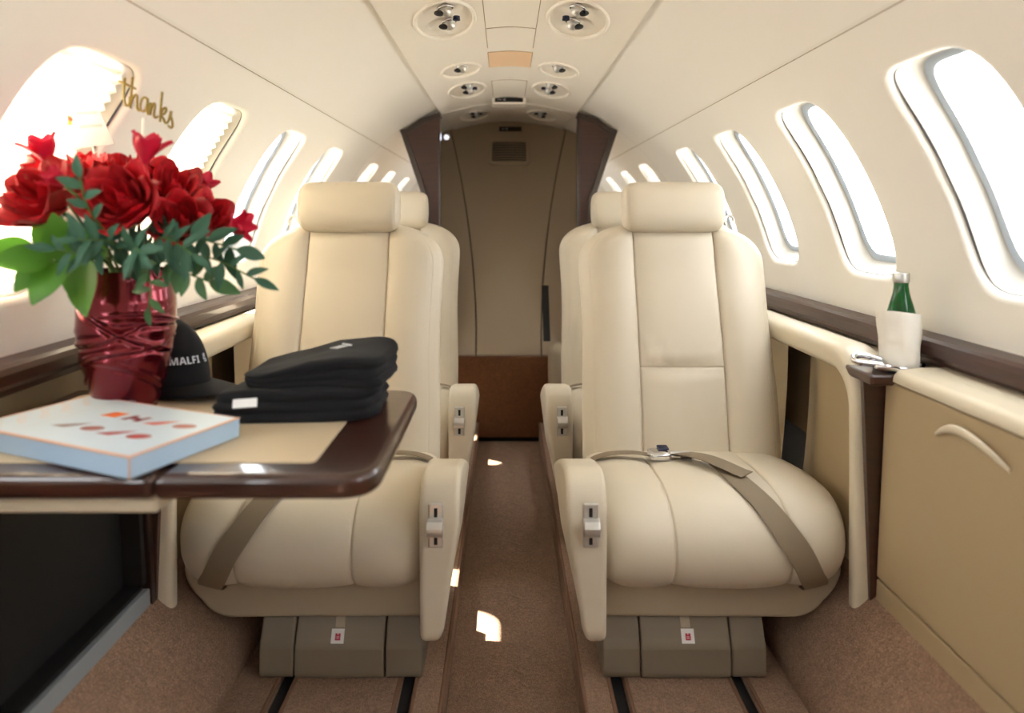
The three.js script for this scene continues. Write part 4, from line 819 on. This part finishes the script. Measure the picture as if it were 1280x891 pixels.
// ---------------------------------------------------------------- baseball cap behind the vase
{
  const g = thing('baseball_cap', 'black baseball cap with white front lettering and grey mesh back', 'cap', [-0.682, TY + 0.0014, -1.205]); 
  g.position.set(-0.668, TY + 0.0016, -1.296); g.rotation.y = -0.42;
  const crown = (a, t) => { const c = Math.cos(a), s = Math.sin(a), rad = Math.pow(1 - Math.pow(t, 2.4), 1 / 2.2), fx = c > 0 ? 0.106 : 0.102; return V(fx * c * rad - 0.006 * t, 0.012 + 0.125 * t * (1 + 0.06 * c), -0.060 * s * rad); };
  const fabric = std({ color: '#090b12', roughness: 0.9, side: THREE.DoubleSide }), net = std({ color: '#34322f', roughness: 0.9, bumpMap: carpetBump, bumpScale: 0.002, side: THREE.DoubleSide });
  mesh('crown_front', grid(33, 17, (i, j) => crown(lerp(-1.75, 1.75, i / 32), j / 16)), fabric, g);
  mesh('mesh_back', grid(33, 17, (i, j) => crown(lerp(1.75, 2 * Math.PI - 1.75, i / 32), j / 16)), net, g);
  mesh('sweat_band', grid(49, 2, (i, j) => { const p = crown(i / 48 * 2 * Math.PI, 0); p.y = 0.001 + 0.0115 * j; return p; }), fabric, g);
  const bt = new THREE.SphereGeometry(0.006, 12, 8); bt.scale(1, 0.5, 1); bt.translate(-0.006, 0.137, 0); mesh('button', bt, fabric, g);
  const brim = grid(21, 9, (i, j) => { const u = i / 10 - 1, v = j / 8, a = u * 1.15, e = crown(a, 0), out = 0.075 * Math.sqrt(Math.max(0, 1 - u * u * 0.9)); return V(e.x + out * v * Math.cos(a * 0.45), 0.024 - 0.013 * u * u * (0.4 + 0.6 * v) - 0.005 * v * v, e.z - out * v * Math.sin(a * 0.45) * 0.4); });
  const b2 = brim.clone(); b2.translate(0, -0.003, 0); mesh('brim', merged([brim, b2]), fabric, g);
  const txt = canvasTex(512, 128, (x, w, h) => { x.clearRect(0, 0, w, h); x.fillStyle = '#dfe6ee'; x.font = 'bold 92px sans-serif'; x.textBaseline = 'middle'; x.fillText('AMALFI', 6, 66); x.font = 'bold 46px sans-serif'; x.fillText('JE', 400, 42); x.fillText('TS', 400, 86); });
  mesh('lettering', grid(25, 7, (i, j) => { const a = lerp(-1.02, 0.42, i / 24), t = lerp(0.33, 0.52, j / 6), p = crown(a, t); return p.addScaledVector(V(p.x, 0.02, p.z).normalize(), 0.0016); }), std({ map: txt, transparent: true, alphaTest: 0.5, roughness: 0.8 }), g);
}
// ---------------------------------------------------------------- folded sweatshirts
{
  const cloth = std({ color: '#090b11', roughness: 0.95, bumpMap: carpetBump, bumpScale: 0.0006 });
  const slab = (w, d, hOf, n = 5, sd = 0) => {        // folded cloth: rounded slab with a top height that varies along x
    const rings = []; const N = 44;
    const lv = [[0, 0.94], [0.03, 0.985], [0.14, 1.0], [0.26, 0.990], [0.31, 0.955], [0.36, 0.988], [0.50, 1.0], [0.60, 0.985], [0.64, 0.945], [0.68, 0.982], [0.82, 0.997], [0.92, 0.982], [0.98, 0.95], [1, 0.90]];
    for (const [t, k] of lv) { const q = []; for (let i = 0; i < N; i++) { const a = i / N * 2 * Math.PI, x = w / 2 * k * spow(Math.cos(a), 0.42), z = d / 2 * k * spow(Math.sin(a), 0.42); q.push(V(x + 0.007 * perlin.noise(z * 26, t * 3, sd), hOf(x, z) * t + 0.005 * t * perlin.noise(x * 16, z * 16, sd + t * 0.5), z + 0.008 * perlin.noise(x * 18, t * 3, sd + 2))); } rings.push(q); }
    for (const k of [0.8, 0.6, 0.4, 0.2]) { const q = []; for (let i = 0; i < N; i++) { const a = i / N * 2 * Math.PI, x = w / 2 * k * spow(Math.cos(a), 0.42), z = d / 2 * k * spow(Math.sin(a), 0.42); q.push(V(x, hOf(x, z) + 0.005 * perlin.noise(x * 16, z * 16, sd + 0.5), z)); } rings.push(q); }
    return loft(rings);
  };
  const a = thing('folded_sweatshirt', 'black folded sweatshirt at the bottom of the pile, white tag showing', 'sweatshirt', [-0.362, TY + 0.0015, -1.180]); a.rotation.y = 0.05;
  const hA = (x, z) => 0.042 + 0.010 * sstep(-0.16, 0.14, x) - 0.010 * sstep(-0.1, -0.16, x) + 0.006 * Math.sin(z * 14);
  mesh('cloth', slab(0.272, 0.190, hA, 5, 1.2), cloth, a);
  const tg = mesh('white_tag', box(-0.019, 0.019, -0.007, 0.007, -0.0008, 0.0008, 0.0005, 1), std({ color: '#f2f2f2', roughness: 0.7 }), a); tg.position.set(-0.072, 0.034, 0.0965); tg.rotation.set(-0.35, 0, 0.06);
  const b = thing('folded_sweatshirt', 'black folded sweatshirt on top of the pile, small white chest logo', 'sweatshirt', [-0.330, TY + 0.0525, -1.185]); b.rotation.y = -0.06;
  const hB = (x, z) => 0.018 + 0.036 * sstep(-0.13, 0.07, x) - 0.008 * sstep(0.07, 0.14, x) + 0.004 * sstep(0.0, -0.09, z);
  mesh('cloth', slab(0.240, 0.175, hB, 5, 4.4), cloth, b);
  const lg = new THREE.Shape(); lg.moveTo(-0.006, 0.010); lg.lineTo(0.014, 0.004); lg.lineTo(0.012, 0.012); lg.lineTo(-0.008, 0.018); lg.closePath();
  const l1 = extrude(lg, 0.0006, 0, 1), l2 = extrude([[-0.018, -0.014], [-0.004, -0.014], [0.008, 0.004], [-0.006, 0.004]], 0.0006, 0, 1);
  const lm = mesh('chest_logo', merged([l1, l2]), std({ color: '#cfd3d6', roughness: 0.8 }), b); lm.position.set(0.035, 0.0555, 0.010); lm.rotation.set(-Math.PI / 2 + 0.10, 0, -0.1);
}
renderer.render(scene, camera);
